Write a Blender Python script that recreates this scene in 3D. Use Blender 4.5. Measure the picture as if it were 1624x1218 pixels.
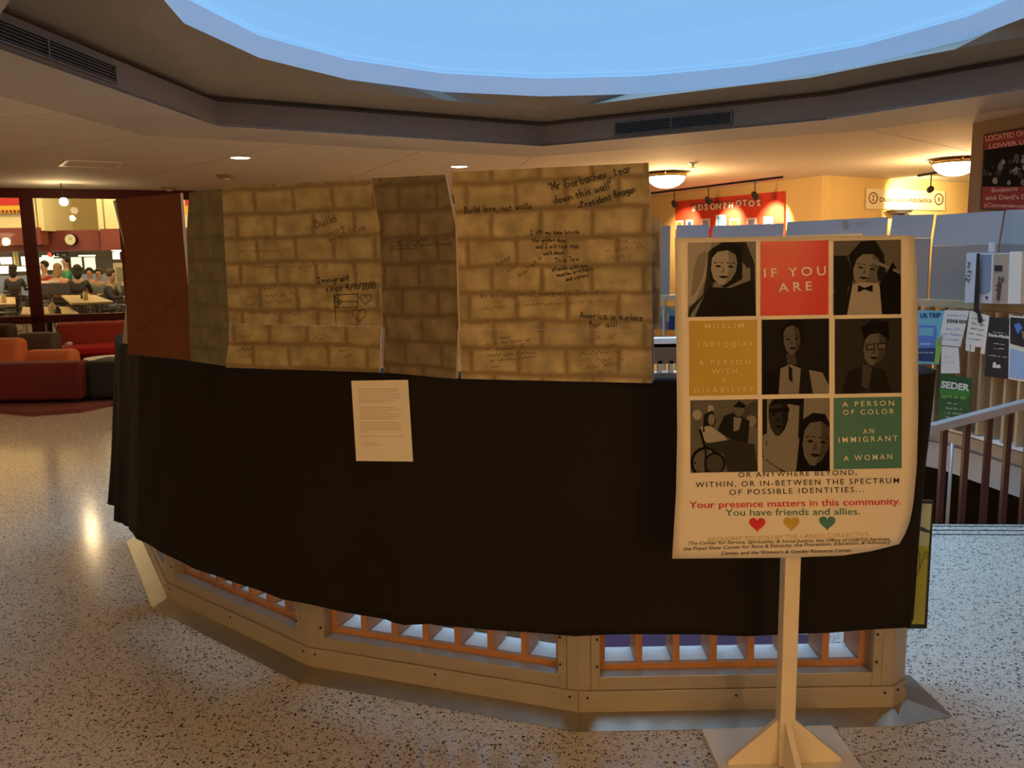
import bpy, bmesh, math, random
from mathutils import Vector, Matrix
random.seed(7)
R = math.radians
for o in list(bpy.data.objects): bpy.data.objects.remove(o)
scene = bpy.context.scene
col = scene.collection

# ------------------------------------------------------------------ camera, sky, sun, exposure
FPX, PITCH, ROLL, EYE = 1330.0, R(8.5), R(1.0), 1.6
FW = Vector((0, math.cos(PITCH), -math.sin(PITCH)))
_rt = Vector((1, 0, 0)); _up = _rt.cross(FW)
RT = _rt * math.cos(ROLL) - _up * math.sin(ROLL)
UP = _up * math.cos(ROLL) + _rt * math.sin(ROLL)
cam_data = bpy.data.cameras.new('camera'); cam = bpy.data.objects.new('camera', cam_data); col.objects.link(cam)
cam_data.sensor_width = 36; cam_data.lens = FPX / 1624 * 36; cam_data.clip_end = 200
M = Matrix((RT, UP, -FW)).transposed().to_4x4(); M.translation = Vector((0, 0, EYE)); cam.matrix_world = M
scene.camera = cam
world = bpy.data.worlds.new('dusk_sky'); scene.world = world; world.use_nodes = True
bg = world.node_tree.nodes['Background']; bg.inputs[0].default_value = (.26, .55, .96, 1); bg.inputs[1].default_value = 1.0
sun_d = bpy.data.lights.new('soft_daylight', 'SUN'); sun_d.energy = 4.3; sun_d.angle = R(64); sun_d.color = (.42, .68, 1.0)
sun = bpy.data.objects.new('soft_daylight', sun_d); col.objects.link(sun); sun.location = (.8, 5.8, 9)
scene.view_settings.view_transform = 'Standard'; scene.view_settings.look = 'None'
scene.view_settings.exposure = 0; scene.view_settings.gamma = 1; scene.view_settings.use_curve_mapping = False
WARM = (1.0, .60, .26)

# ------------------------------------------------------------------ measuring helpers
def ray(x, y): return FW * FPX + RT * (x - 812) + UP * (609 - y)
O = Vector((0, 0, EYE))
def atz(x, y, z): d = ray(x, y); return O + d * ((z - EYE) / d.z)
def atY(x, y, Y): d = ray(x, y); return O + d * (Y / d.y)
def onplane(x, y, P, n): d = ray(x, y); return O + d * ((P - O).dot(n) / d.dot(n))
CX, CY, RG = .76, 5.83, 3.15
def circ(a, r=RG, z=0.0): return Vector((CX + r * math.cos(R(a)), CY + r * math.sin(R(a)), z))
def circ_far(x, r=RG):
    d = ray(x, 420); ux, uy = d.x, d.y
    A = ux * ux + uy * uy; B = -2 * (ux * CX + uy * CY); Cc = CX * CX + CY * CY - r * r
    t = (-B + math.sqrt(max(0, B * B - 4 * A * Cc))) / (2 * A)
    return Vector((ux * t, uy * t, 0))

# ------------------------------------------------------------------ materials
MATS = {}
def mat(name, c, rough=.6, metal=0, var=0.0, vscale=20, bump=0.0, emit=None, spec=.5, coat=0, stretch=None, sheen=0):
    if name in MATS: return MATS[name]
    m = bpy.data.materials.new(name); m.use_nodes = True; nt = m.node_tree; N = nt.nodes; L = nt.links
    b = N['Principled BSDF']; b.inputs['Roughness'].default_value = rough; b.inputs['Metallic'].default_value = metal
    b.inputs['Base Color'].default_value = (*c, 1); b.inputs['Specular IOR Level'].default_value = spec
    b.inputs['Coat Weight'].default_value = coat; b.inputs['Sheen Weight'].default_value = sheen
    if var or bump:
        tc = N.new('ShaderNodeTexCoord'); mp = N.new('ShaderNodeMapping'); L.new(tc.outputs['Object'], mp.inputs[0])
        if stretch: mp.inputs['Scale'].default_value = stretch
        nz = N.new('ShaderNodeTexNoise'); nz.inputs['Scale'].default_value = vscale; nz.inputs['Detail'].default_value = 4
        L.new(mp.outputs[0], nz.inputs[0])
        if var:
            mx = N.new('ShaderNodeMix'); mx.data_type = 'RGBA'
            mx.inputs[6].default_value = (*[max(0, v * (1 - var)) for v in c], 1); mx.inputs[7].default_value = (*[min(1, v * (1 + var)) for v in c], 1)
            L.new(nz.outputs[0], mx.inputs[0]); L.new(mx.outputs[2], b.inputs['Base Color'])
        if bump:
            bp = N.new('ShaderNodeBump'); bp.inputs['Strength'].default_value = bump; bp.inputs['Distance'].default_value = .01
            L.new(nz.outputs[0], bp.inputs['Height']); L.new(bp.outputs[0], b.inputs['Normal'])
    if emit:
        b.inputs['Emission Color'].default_value = (*emit[0], 1); b.inputs['Emission Strength'].default_value = emit[1]
    MATS[name] = m; return m

def terrazzo():
    m = bpy.data.materials.new('terrazzo'); m.use_nodes = True; nt = m.node_tree; N = nt.nodes; L = nt.links
    b = N['Principled BSDF']; b.inputs['Roughness'].default_value = .15; b.inputs['Specular IOR Level'].default_value = .32
    tc = N.new('ShaderNodeTexCoord')
    wn = N.new('ShaderNodeTexNoise'); wn.inputs['Scale'].default_value = 95; L.new(tc.outputs['Object'], wn.inputs[0])
    sc = N.new('ShaderNodeVectorMath'); sc.operation = 'SCALE'; sc.inputs[3].default_value = .016; L.new(wn.outputs['Color'], sc.inputs[0])
    ad = N.new('ShaderNodeVectorMath'); ad.operation = 'ADD'; L.new(tc.outputs['Object'], ad.inputs[0]); L.new(sc.outputs[0], ad.inputs[1])
    base = N.new('ShaderNodeTexNoise'); base.inputs['Scale'].default_value = 1.1; L.new(tc.outputs['Object'], base.inputs[0])
    cr = N.new('ShaderNodeMix'); cr.data_type = 'RGBA'; cr.inputs[6].default_value = (.55, .50, .42, 1); cr.inputs[7].default_value = (.66, .61, .53, 1)
    L.new(base.outputs[0], cr.inputs[0]); cur = cr.outputs[2]
    for scale, thr, keep, colr in ((75, .30, .50, (.05, .047, .04)), (115, .30, .42, (.08, .07, .06)), (50, .30, .70, (.36, .33, .28)), (190, .33, .50, (.16, .14, .12))):
        v = N.new('ShaderNodeTexVoronoi'); v.inputs['Scale'].default_value = scale; L.new(ad.outputs[0], v.inputs[0])
        sx = N.new('ShaderNodeSeparateColor'); L.new(v.outputs['Color'], sx.inputs[0])
        # threshold per cell: some cells carry a chip, its size varies
        mr = N.new('ShaderNodeMapRange'); mr.inputs[1].default_value = keep; mr.inputs[2].default_value = 1; mr.inputs[3].default_value = 0.0; mr.inputs[4].default_value = thr * 1.6
        L.new(sx.outputs[0], mr.inputs[0])
        lt = N.new('ShaderNodeMath'); lt.operation = 'LESS_THAN'; L.new(v.outputs['Distance'], lt.inputs[0]); L.new(mr.outputs[0], lt.inputs[1])
        mx = N.new('ShaderNodeMix'); mx.data_type = 'RGBA'; mx.inputs[7].default_value = (*colr, 1)
        L.new(lt.outputs[0], mx.inputs[0]); L.new(cur, mx.inputs[6]); cur = mx.outputs[2]
    L.new(cur, b.inputs['Base Color']); return m

def painted_brick(name, brick, mortar, seed=0, strength=.8, cloud=.5):
    """spray-painted brickwork on cardboard; UV in metres"""
    m = bpy.data.materials.new(name); m.use_nodes = True; nt = m.node_tree; N = nt.nodes; L = nt.links
    b = N['Principled BSDF']; b.inputs['Roughness'].default_value = .75; b.inputs['Specular IOR Level'].default_value = .25
    uv = N.new('ShaderNodeUVMap')
    mp = N.new('ShaderNodeMapping'); mp.inputs['Location'].default_value = (seed * .071, seed * .013, 0); L.new(uv.outputs[0], mp.inputs[0])
    nz = N.new('ShaderNodeTexNoise'); nz.inputs['Scale'].default_value = 7; L.new(mp.outputs[0], nz.inputs[0])
    sc = N.new('ShaderNodeVectorMath'); sc.operation = 'SCALE'; sc.inputs[3].default_value = .022; L.new(nz.outputs['Color'], sc.inputs[0])
    ad = N.new('ShaderNodeVectorMath'); ad.operation = 'ADD'; L.new(mp.outputs[0], ad.inputs[0]); L.new(sc.outputs[0], ad.inputs[1])
    bk = N.new('ShaderNodeTexBrick'); bk.inputs['Scale'].default_value = 1; bk.inputs['Brick Width'].default_value = .162; bk.inputs['Row Height'].default_value = .087
    bk.inputs['Mortar Size'].default_value = .0165; bk.inputs['Mortar Smooth'].default_value = 1.0
    bk.inputs['Color1'].default_value = (0, 0, 0, 1); bk.inputs['Color2'].default_value = (.12, .12, .12, 1); bk.inputs['Mortar'].default_value = (1, 1, 1, 1)
    L.new(ad.outputs[0], bk.inputs[0])
    cl = N.new('ShaderNodeTexNoise'); cl.inputs['Scale'].default_value = 15; cl.inputs['Detail'].default_value = 3; L.new(mp.outputs[0], cl.inputs[0])
    c2 = N.new('ShaderNodeMix'); c2.data_type = 'RGBA'; c2.inputs[6].default_value = (*[v * (1 - cloud * .45) for v in brick], 1); c2.inputs[7].default_value = (*[min(1, v * (1 + cloud * .8)) for v in brick], 1)
    mr = N.new('ShaderNodeMapRange'); mr.inputs[1].default_value = .3; mr.inputs[2].default_value = .7; L.new(cl.outputs[0], mr.inputs[0]); L.new(mr.outputs[0], c2.inputs[0])
    ml = N.new('ShaderNodeMath'); ml.operation = 'MULTIPLY'; ml.inputs[1].default_value = strength; L.new(bk.outputs['Color'], ml.inputs[0])
    mx = N.new('ShaderNodeMix'); mx.data_type = 'RGBA'; mx.inputs[7].default_value = (*mortar, 1); L.new(ml.outputs[0], mx.inputs[0]); L.new(c2.outputs[2], mx.inputs[6])
    L.new(mx.outputs[2], b.inputs['Base Color']); MATS[name] = m; return m

TERR = terrazzo()
m_ceil = mat('ceiling_paint', (.62, .58, .52), .85, var=.04, vscale=3)
m_groove = mat('joint_shadow', (.22, .15, .10), .9)
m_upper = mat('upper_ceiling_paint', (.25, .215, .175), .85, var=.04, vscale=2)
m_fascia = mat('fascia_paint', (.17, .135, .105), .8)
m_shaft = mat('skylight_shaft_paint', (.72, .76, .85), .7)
m_grille = mat('grille_metal', (.10, .09, .08), .5, .3)
m_dark = mat('dark_void', (.012, .012, .012), .9)
m_yellow = mat('yellow_wall_paint', (.74, .56, .26), .8, var=.05, vscale=2)
m_cream = mat('cream_wall_paint', (.80, .72, .46), .8, var=.05, vscale=2)
m_maroon = mat('maroon_paint', (.20, .035, .03), .55, var=.1, vscale=4)
m_frame = mat('dark_red_frame', (.055, .006, .005), .55, spec=.2)
m_glass = None
m_alu = mat('cream_metal', (.40, .36, .285), .38, .35, var=.10, vscale=6, bump=.05, stretch=(1, 1, 6))
m_kick = mat('kick_plate_metal', (.42, .375, .29), .36, .35, var=.12, vscale=9, stretch=(1, 1, 5))
m_flange = mat('floor_flange_metal', (.36, .325, .27), .30, .6, var=.22, vscale=14)
m_screw = mat('screw_dark', (.03, .025, .02), .4, .8)
m_orange = mat('orange_wood', (.46, .215, .085), .45, var=.18, vscale=30, stretch=(1, 1, .08))
m_palewood = mat('pale_wood', (.52, .40, .24), .5, var=.12, vscale=20, stretch=(1, 1, .1))
m_white = mat('white_laminate', (.75, .74, .70), .45, var=.05, vscale=15)
m_cloth = mat('black_paper_cloth', (.0125, .0105, .0075), .8, var=.2, vscale=5, bump=.06, spec=.15)
m_paper = mat('white_paper', (.80, .76, .68), .6, var=.02, vscale=8)
m_ink = mat('ink_black', (.012, .012, .012), .6)
m_inkf = mat('marker_faded', (.13, .085, .045), .8)
m_inkg = mat('print_grey', (.42, .36, .28), .7)
m_stand = mat('cream_painted_wood', (.78, .70, .56), .45, var=.04, vscale=12, bump=.03)
m_cardback = mat('cardboard_back', (.34, .30, .27), .85, var=.08, vscale=8, bump=.04)
m_cardlight = mat('cardboard_skylit', (.42, .42, .44), .8, var=.06, vscale=8)  # same cardboard, paler and bluer: skylight put into the colour
m_cardedge = mat('cardboard_edge', (.60, .50, .36), .85)
m_redwood = mat('dark_red_baluster', (.07, .018, .014), .4)
m_lampg = mat('lamp_glass', (1, .9, .7), .4, emit=((1, .80, .45), 9))
m_disc = mat('downlight_lens', (1, .9, .7), .4, emit=((1, .86, .58), 14))
m_brass = mat('brass_rim', (.45, .30, .12), .35, .8)
m_blackm = mat('black_metal', (.02, .02, .02), .4, .5)
m_blackp = mat('black_plastic', (.015, .015, .017), .45)
def glass_mat(name='thin_glass', refl=1.0):
    m = bpy.data.materials.new(name); m.use_nodes = True; N = m.node_tree.nodes; L = m.node_tree.links
    N.remove(N['Principled BSDF']); t = N.new('ShaderNodeBsdfTransparent'); t.inputs[0].default_value = (.95, .97, .96, 1)
    g = N.new('ShaderNodeBsdfGlossy'); g.inputs['Roughness'].default_value = .02
    f = N.new('ShaderNodeFresnel'); f.inputs[0].default_value = 1.35; mx = N.new('ShaderNodeMixShader')
    ml = N.new('ShaderNodeMath'); ml.operation = 'MULTIPLY'; ml.inputs[1].default_value = refl; L.new(f.outputs[0], ml.inputs[0]); L.new(ml.outputs[0], mx.inputs[0]); L.new(t.outputs[0], mx.inputs[1]); L.new(g.outputs[0], mx.inputs[2]); L.new(mx.outputs[0], N['Material Output'].inputs[0]); return m
m_glass = glass_mat(); m_skyglass = glass_mat('coated_skylight_glass', .06)

# ------------------------------------------------------------------ object helpers
def wloc(o):
    v = Vector((0, 0, 0))
    while o: v += o.location; o = o.parent
    return v
def tag(o, label=None, cat=None, group=None, kind=None):
    if label: o['label'] = label
    if cat: o['category'] = cat
    if group: o['group'] = group
    if kind: o['kind'] = kind
    return o
def thing(name, label, cat, loc=(0, 0, 0), group=None):
    o = bpy.data.objects.new(name, None); o.empty_display_size = .1; o.location = Vector(loc); col.objects.link(o); return tag(o, label, cat, group)
class MB:
    def __init__(s): s.v = []; s.f = []; s.mi = []; s.m = 0; s.uv = {}
    def add(s, vs, fs, m=None):
        k = len(s.v); s.v += [Vector(v) for v in vs]; s.f += [[i + k for i in f] for f in fs]; s.mi += [s.m if m is None else m] * len(fs); return s
    def box(s, a, b, m=None):
        (x0, y0, z0), (x1, y1, z1) = a, b
        return s.add([(x0,y0,z0),(x1,y0,z0),(x1,y1,z0),(x0,y1,z0),(x0,y0,z1),(x1,y0,z1),(x1,y1,z1),(x0,y1,z1)], [(3,2,1,0),(4,5,6,7),(0,1,5,4),(1,2,6,5),(2,3,7,6),(3,0,4,7)], m)
    def prism(s, poly, off, m=None):
        """closed prism: poly list of Vectors, extruded by vector off"""
        n = len(poly); off = Vector(off)
        return s.add(list(poly) + [Vector(p) + off for p in poly], [list(range(n)), list(range(2 * n - 1, n - 1, -1))] + [[i, i + n, (i + 1) % n + n, (i + 1) % n] for i in range(n)], m)
    def seg(s, p, q, w, z0, z1, side=0.0, m=None):
        """box along p->q (xy), from z0 to z1, thickness w to the left of p->q starting at side"""
        p = Vector((p[0], p[1], 0)); q = Vector((q[0], q[1], 0)); d = (q - p).normalized(); n = Vector((-d.y, d.x, 0))
        a = p + n * side; b = q + n * side; c = q + n * (side + w); e = p + n * (side + w)
        return s.prism([x + Vector((0, 0, z0)) for x in (a, b, c, e)], (0, 0, z1 - z0), m)
    def tube(s, pts, r, n=8, m=None):
        pts = [Vector(p) for p in pts]; rr = r if isinstance(r, (list, tuple)) else [r] * len(pts); k = len(s.v); vs = []
        for i, p in enumerate(pts):
            d = (pts[min(i + 1, len(pts) - 1)] - pts[max(i - 1, 0)]).normalized()
            a = d.cross(Vector((0, 0, 1)) if abs(d.z) < .9 else Vector((1, 0, 0))).normalized(); b = d.cross(a)
            vs += [p + (a * math.cos(2 * math.pi * j / n) + b * math.sin(2 * math.pi * j / n)) * rr[i] for j in range(n)]
        fs = [[i * n + j, i * n + (j + 1) % n, (i + 1) * n + (j + 1) % n, (i + 1) * n + j] for i in range(len(pts) - 1) for j in range(n)]
        fs += [list(range(n - 1, -1, -1)), [(len(pts) - 1) * n + j for j in range(n)]]
        return s.add(vs, fs, m)
    def lathe(s, c, prof, n=20, m=None):
        c = Vector(c); vs = [c + Vector((r * math.cos(2 * math.pi * j / n), r * math.sin(2 * math.pi * j / n), z)) for r, z in prof for j in range(n)]
        fs = [[i * n + j, i * n + (j + 1) % n, (i + 1) * n + (j + 1) % n, (i + 1) * n + j] for i in range(len(prof) - 1) for j in range(n)]
        return s.add(vs, fs, m)
    def build(s, name, mats, parent=None, smooth=False, bevel=0, fix=True, seg=2):
        me = bpy.data.meshes.new(name); o0 = wloc(parent) if parent else Vector((0, 0, 0))
        me.from_pydata([v - o0 for v in s.v], [], s.f)
        mats = mats if isinstance(mats, (list, tuple)) else [mats]
        for m in mats: me.materials.append(m)
        me.polygons.foreach_set('material_index', s.mi)
        if fix:
            bm = bmesh.new(); bm.from_mesh(me); bmesh.ops.recalc_face_normals(bm, faces=bm.faces); bm.to_mesh(me); bm.free()
        if smooth: me.polygons.foreach_set('use_smooth', [True] * len(me.polygons))
        o = bpy.data.objects.new(name, me); col.objects.link(o)
        if parent: o.parent = parent
        if bevel:
            b = o.modifiers.new('bevel', 'BEVEL'); b.width = bevel; b.segments = seg; b.limit_method = 'ANGLE'
        return o
def struct(name, mb, m, **k): o = mb.build(name, m, **k); o['kind'] = 'structure'; return o

# flat print: a mapper turns photo pixels (and a layer number) into points on the real surface
def plane_map(P, n, step=.0008):
    n = Vector(n).normalized()
    if n.dot(P - O) > 0: n = -n
    return lambda x, y, l=0: onplane(x, y, P + n * (step * l), n)
def flat(name, polys, mp, layer, mats, parent):
    """polys: list of (points_px, material_index)"""
    mb = MB()
    for k, (pts, mi) in enumerate(polys): mb.add([mp(x, y, layer + .16 * k) for x, y in pts], [list(range(len(pts)))], mi)
    return mb.build(name, mats, parent, fix=False)
_tc = {}
def glyphs(s, bold=0.0, space=1.0, align='CENTER', shear=0.0):
    key = (s, bold, space, align, shear)
    if key in _tc: return _tc[key]
    cu = bpy.data.curves.new('t', 'FONT'); cu.body = s; cu.align_x = align; cu.offset = bold; cu.space_character = space; cu.shear = shear; cu.resolution_u = 3
    ob = bpy.data.objects.new('t', cu); me = ob.to_mesh()
    vs = [tuple(v.co) for v in me.vertices]; fs = [tuple(p.vertices) for p in me.polygons]
    ob.to_mesh_clear(); bpy.data.objects.remove(ob); bpy.data.curves.remove(cu)
    _tc[key] = (vs, fs); return vs, fs
def text(name, lines, mp, layer, m, parent, bold=.02, space=1.0, shear=0.0):
    if len(lines) > 1:
        for ln in lines: o = text(name, [ln], mp, layer, m, parent, bold, space, shear)
        return o
    """lines: (string, x_left, y_left, x_right, y_right, cap_height_px[, up_dx]) baseline ends in pixels; fitted to that width"""
    mb = MB()
    for ln in lines:
        s, x0, y0, x1, y1, h = ln[:6]; lean = ln[6] if len(ln) > 6 else None
        vs, fs = glyphs(s, bold, space, 'LEFT', shear)
        if not vs: continue
        a = min(v[0] for v in vs); b = max(v[0] for v in vs); k = h / .7
        d = Vector((x1 - x0, y1 - y0)); L = d.length; d = d / L; up = Vector((d.y, -d.x)) if lean is None else Vector((lean, -1))
        if d.x < -.5 or abs(d.y) > .7: up = Vector((d.y, -d.x))
        pts = []
        for v in vs:
            t = (v[0] - a) / (b - a) * L; p = Vector((x0, y0)) + d * t + up * (v[1] * k); pts.append(mp(p.x, p.y, layer))
        mb.add(pts, fs)
    return mb.build(name, m, parent, fix=False)

# single-stroke hand lettering on a 4 x 7 grid (x, y up), strokes split by '/'
HW = {'a':'33 13 02 01 10 20 31/33 30 40','b':'06 00/02 13 23 32 31 20 10 01','c':'33 13 02 01 10 30','d':'36 30/32 23 13 02 01 10 20 31','e':'02 32 23 13 02 01 10 30','f':'35 26 16 15 10/04 34','g':'33 13 02 11 31/33 3n 1n','h':'06 00/02 13 23 32 30','i':'13 10/15 14','j':'23 2n 0n/25 24','k':'06 00/33 01/12 30','l':'16 11 20','m':'03 00/02 13 22 20/22 33 42 40','n':'03 00/02 13 23 32 30','o':'13 02 01 10 20 31 32 23 13','p':'03 0n/03 23 32 21 01','r':'03 00/01 13 33','s':'33 13 02 31 20 00','t':'15 10 20/03 33','u':'03 01 10 20 31/33 30','v':'03 10 33','w':'03 10 22 30 43','y':'03 01 21/33 1n','z':'03 33 00 30','A':'00 26 40/12 32','B':'00 06 26 35 24 04/24 32 20 00','G':'45 26 06 01 10 30 42 22','I':'06 46/26 20/00 40','J':'06 36/26 21 10 00','M':'00 06 22 46 40','N':'00 06 30 36','P':'00 06 26 35 24 03','R':'00 06 26 35 24 03/13 30','T':'06 46/26 20','W':'06 10 24 30 46','S':'36 16 05 14 34 31 20 00','E':'36 06 00 30/03 23','O':'16 05 01 10 20 31 35 26 16','D':'00 06 26 35 31 20 00',
 ',':'10 0n','.':'10 11','!':'16 12/10 11','-':'02 32','"':'06 05/16 15','/':'00 36','0':'16 05 01 10 20 31 35 26 16','1':'05 16 10','2':'05 16 26 35 00 30','4':'26 02 32/26 20'," ":''}
def stroke_mesh(mb, pts, mp, layer, w):
    for (a, b) in zip(pts, pts[1:]):
        a = Vector(a); b = Vector(b); d = b - a
        if d.length < 1e-6: continue
        d.normalize(); n = Vector((-d.y, d.x)) * w / 2; e = d * w * .25
        q = [a - n - e, a + n - e, b + n + e, b - n + e]; mb.add([mp(p.x, p.y, layer) for p in q], [(0, 1, 2, 3)])
def hand(name, lines, mp, m, parent, w=1.0, layer=1, wob=.35, seed=1):
    if len(lines) > 1:
        for q, ln in enumerate(lines): o = hand(name, [ln], mp, m, parent, w, layer, wob, seed * 7 + q)
        return o
    rnd = random.Random(seed); mb = MB(); w *= 1.15
    for s, x0, y0, x1, y1, h in lines:
        k = h / 6.0; adv = []
        for c in s: adv.append(3.2 if c == ' ' else (5.6 if c in 'mwMWAITG' else (2.6 if c in 'il,.!1"' else 4.6)))
        tot = sum(adv); L = math.hypot(x1 - x0, y1 - y0); kx = L / tot; dx, dy = (x1 - x0) / L, (y1 - y0) / L; X = 0
        for c, ad in zip(s, adv):
            g = HW.get(c, HW.get(c.lower(), '')); oy = rnd.uniform(-.5, .5)
            for st in g.split('/'):
                pts = []
                for t in st.split():
                    gx = int(t[0]) + rnd.uniform(-wob, wob) * .8; gy = (-2 if t[1] == 'n' else int(t[1])) + oy + rnd.uniform(-wob, wob)
                    px = (X + gx) * kx; py = gy * k
                    pts.append((x0 + dx * px + dy * py * 1, y0 + dy * px - dx * py))
                stroke_mesh(mb, pts, mp, layer, w)
            X += ad
    return mb.build(name, m, parent, fix=False)
def scrawl(name, lines, mp, m, parent, w=.8, seed=3, layer=1):
    """writing that cannot be read in the photograph: joined-up strokes"""
    rnd = random.Random(seed); mb = MB()
    for x0, y0, x1, y1, h in lines:
        L = math.hypot(x1 - x0, y1 - y0); n = int(L / (h * .42)); pts = []
        for i in range(n + 1):
            t = i / n
            if rnd.random() < .17 and len(pts) > 2: stroke_mesh(mb, pts, mp, layer, w); pts = []; continue
            a = rnd.uniform(.1, .6) * h * (1 if i % 2 else -.1)
            if rnd.random() < .15: a *= 1.7
            pts.append((x0 + (x1 - x0) * t + rnd.uniform(-.8, .8), y0 + (y1 - y0) * t - a))
        if len(pts) > 1: stroke_mesh(mb, pts, mp, layer, w)
    return mb.build(name, m, parent, fix=False)
def circ_px(cx, cy, rx, ry=None, n=20, a0=0, a1=360):
    ry = ry or rx; return [(cx + rx * math.cos(R(a0 + (a1 - a0) * i / n)), cy + ry * math.sin(R(a0 + (a1 - a0) * i / n))) for i in range(n if a1 - a0 >= 360 else n + 1)]
def heart_px(cx, cy, s): return [(cx + s * .0625 * 16 * math.sin(t) ** 3 * .62, cy - s * .0385 * (13 * math.cos(t) - 5 * math.cos(2 * t) - 2 * math.cos(3 * t) - math.cos(4 * t))) for t in [i * 2 * math.pi / 28 for i in range(28)]]

# ------------------------------------------------------------------ floor, lower level, shell
sf0, sf1 = atz(0, 298, 2.8), atz(330, 303, 2.8)
sfd = (sf1 - sf0).normalized(); SL = sf0 - sfd * 6.8; SR = sf0 + sfd * 5.6
SL.z = SR.z = 0
XL, XR, YB, YF = -14.0, 9.5, -5.0, 19.0
hole = [circ(a, RG - .12) for a in range(0, 261, 20)] + [Vector((.24, 4.95, 0)), Vector((3.72, 4.7, 0))]
def with_hole(outer, inner, z, up=True):
    """planar ring between an outer rectangle and an inner polygon"""
    bm = bmesh.new(); vo = [bm.verts.new((p[0], p[1], z)) for p in outer]; vi = [bm.verts.new((p[0], p[1], z)) for p in inner]
    es = [bm.edges.new((vo[i], vo[(i + 1) % len(vo)])) for i in range(len(vo))] + [bm.edges.new((vi[i], vi[(i + 1) % len(vi)])) for i in range(len(vi))]
    bmesh.ops.triangle_fill(bm, use_beauty=True, use_dissolve=False, edges=es)
    for f in bm.faces:
        f.normal_update()
        if (f.normal.z > 0) != up: f.normal_flip()
    bm.verts.index_update(); r = ([v.co.copy() for v in bm.verts], [[v.index for v in f.verts] for f in bm.faces]); bm.free(); return r
rect = [(XL, YB), (XR, YB), (XR, YF), (XL, YF)]
mb = MB(); vs, fs = with_hole(rect, hole, 0.0); mb.add(vs, fs, 0); vs, fs = with_hole(rect, hole, -.22, False); mb.add(vs, fs, 1)
n = len(hole)
for i in range(n):
    a, b = hole[i], hole[(i + 1) % n]; mb.add([a, b, b + Vector((0, 0, -.22)), a + Vector((0, 0, -.22))], [(0, 1, 2, 3)], 1)
m_slab = mat('slab_edge_paint', (.45, .44, .42), .7)
struct('floor', mb, [TERR, m_slab], fix=False)
mb = MB(); mb.box((-6, 0, -3.5), (8, 13, -3.4)); struct('floor_lower', mb, TERR)
mb = MB()
for a, b in (((-6, 0), (8, 0)), ((8, 0), (8, 13)), ((8, 13), (-6, 13)), ((-6, 13), (-6, 0))): mb.seg(a, b, .1, -3.4, -.22)
struct('wall_lower', mb, mat('lower_wall_paint', (.05, .04, .032), .8))
# outer walls of the hall, closed behind the camera
mb = MB(); mb.box((XL - .2, YB - .2, 0), (XR + .2, YB, 2.8)); struct('wall_rear', mb, m_yellow)
mb = MB(); mb.box((XL - .2, YB, 0), (XL, 13.5, 2.8)); struct('wall_left', mb, m_yellow)
mb = MB(); mb.box((XR, YB, 0), (XR + .2, YF, 2.8)); struct('wall_right', mb, m_yellow)
# yellow walls at the back on the right: one bends at a corner
W0, W1, W2 = atz(1030, 312, 2.8), atz(1304, 278, 2.8), atz(1540, 290, 2.8)
W0 = W1 + (W0 - W1) * 1.25; W2 = W1 + (W2 - W1) * 1.6
mb = MB(); mb.seg(W1, W0, .2, 0, 2.8, side=-.2); struct('wall_back_left', mb, m_yellow)
mb = MB(); mb.seg(W1, W2, .2, 0, 2.8, side=0); struct('wall_back_right', mb, m_yellow)
mb = MB(); mb.box((-2.6, YF, 0), (XR, YF + .2, 2.8)); struct('wall_far', mb, m_yellow)

# ceiling with an eight-cornered opening; radial panels with joints on the left
ov = [atz(1310, 190, 2.8), atz(860, 232, 2.8), atz(345, 200, 2.8)]
def cpt(a, r, z=2.8): return circ(a, r, z)
oct_ = [cpt(0, 3.75)] + ov + [cpt(197, 3.75), cpt(242, 3.75), cpt(287, 3.75), cpt(325, 3.75)]
oct_xy = [(p.x, p.y) for p in oct_]
CEIL_OUT = [(XL - .2, YB - .2), (XR + .2, YB - .2), (XR + .2, YF + .2), (SR.x, YF + .2), (SR.x, SR.y + .15), (SL.x - .2, SL.y + .15)]
mb = MB(); vs, fs = with_hole(CEIL_OUT, oct_xy, 2.825, False); mb.add(vs, fs, 0)
vs, fs = with_hole(CEIL_OUT, oct_xy, 2.95, True); mb.add(vs, fs, 0)
ceiling = struct('ceiling', mb, m_groove, fix=False)
ceiling['label'] = 'warm painted flat ceiling around the dropped ring of the skylight'
# ring panels
ring_out = [circ(a, 4.72, 2.8) for a in (0,)] # reference only
def ringpt(p, k): c0 = Vector((CX, CY, 2.8)); v = Vector((p[0], p[1], 2.8)) - c0; return c0 + v.normalized() * (v.length + k)
n = 8
for i in range(n):
    a, b = oct_[i], oct_[(i + 1) % n]; A, B = ringpt(a, .95), ringpt(b, .95)
    mb = MB(); g = .005
    t = (B - A).normalized() * g
    mb.prism([a, b, B, A], (0, 0, .022)); mb.build('ceiling_band', mat('ceiling_band_skylit', (.44, .42, .40), .8), ceiling)  # part of the same ceiling; grey of the sky bounce is painted in
far_r = 26
angs = [(p - Vector((CX, CY, 2.8))) for p in oct_]
def rect_hit(c, d):
    ts = []
    for k, lo, hi in ((0, XL, XR), (1, YB, YF)):
        if abs(d[k]) > 1e-6:
            for lim in (lo, hi):
                tt = (lim - c[k]) / d[k]
                if tt > 0: ts.append(tt)
    return c + d * min(ts)
c0 = Vector((CX, CY, 2.8))
fine = []
for i in range(n):
    A, B = ringpt(oct_[i], .962), ringpt(oct_[(i + 1) % n], .962)
    k = 3 if i in (2, 3, 4) else 1
    for j in range(k): fine.append((A.lerp(B, j / k), A.lerp(B, (j + 1) / k)))
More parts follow.
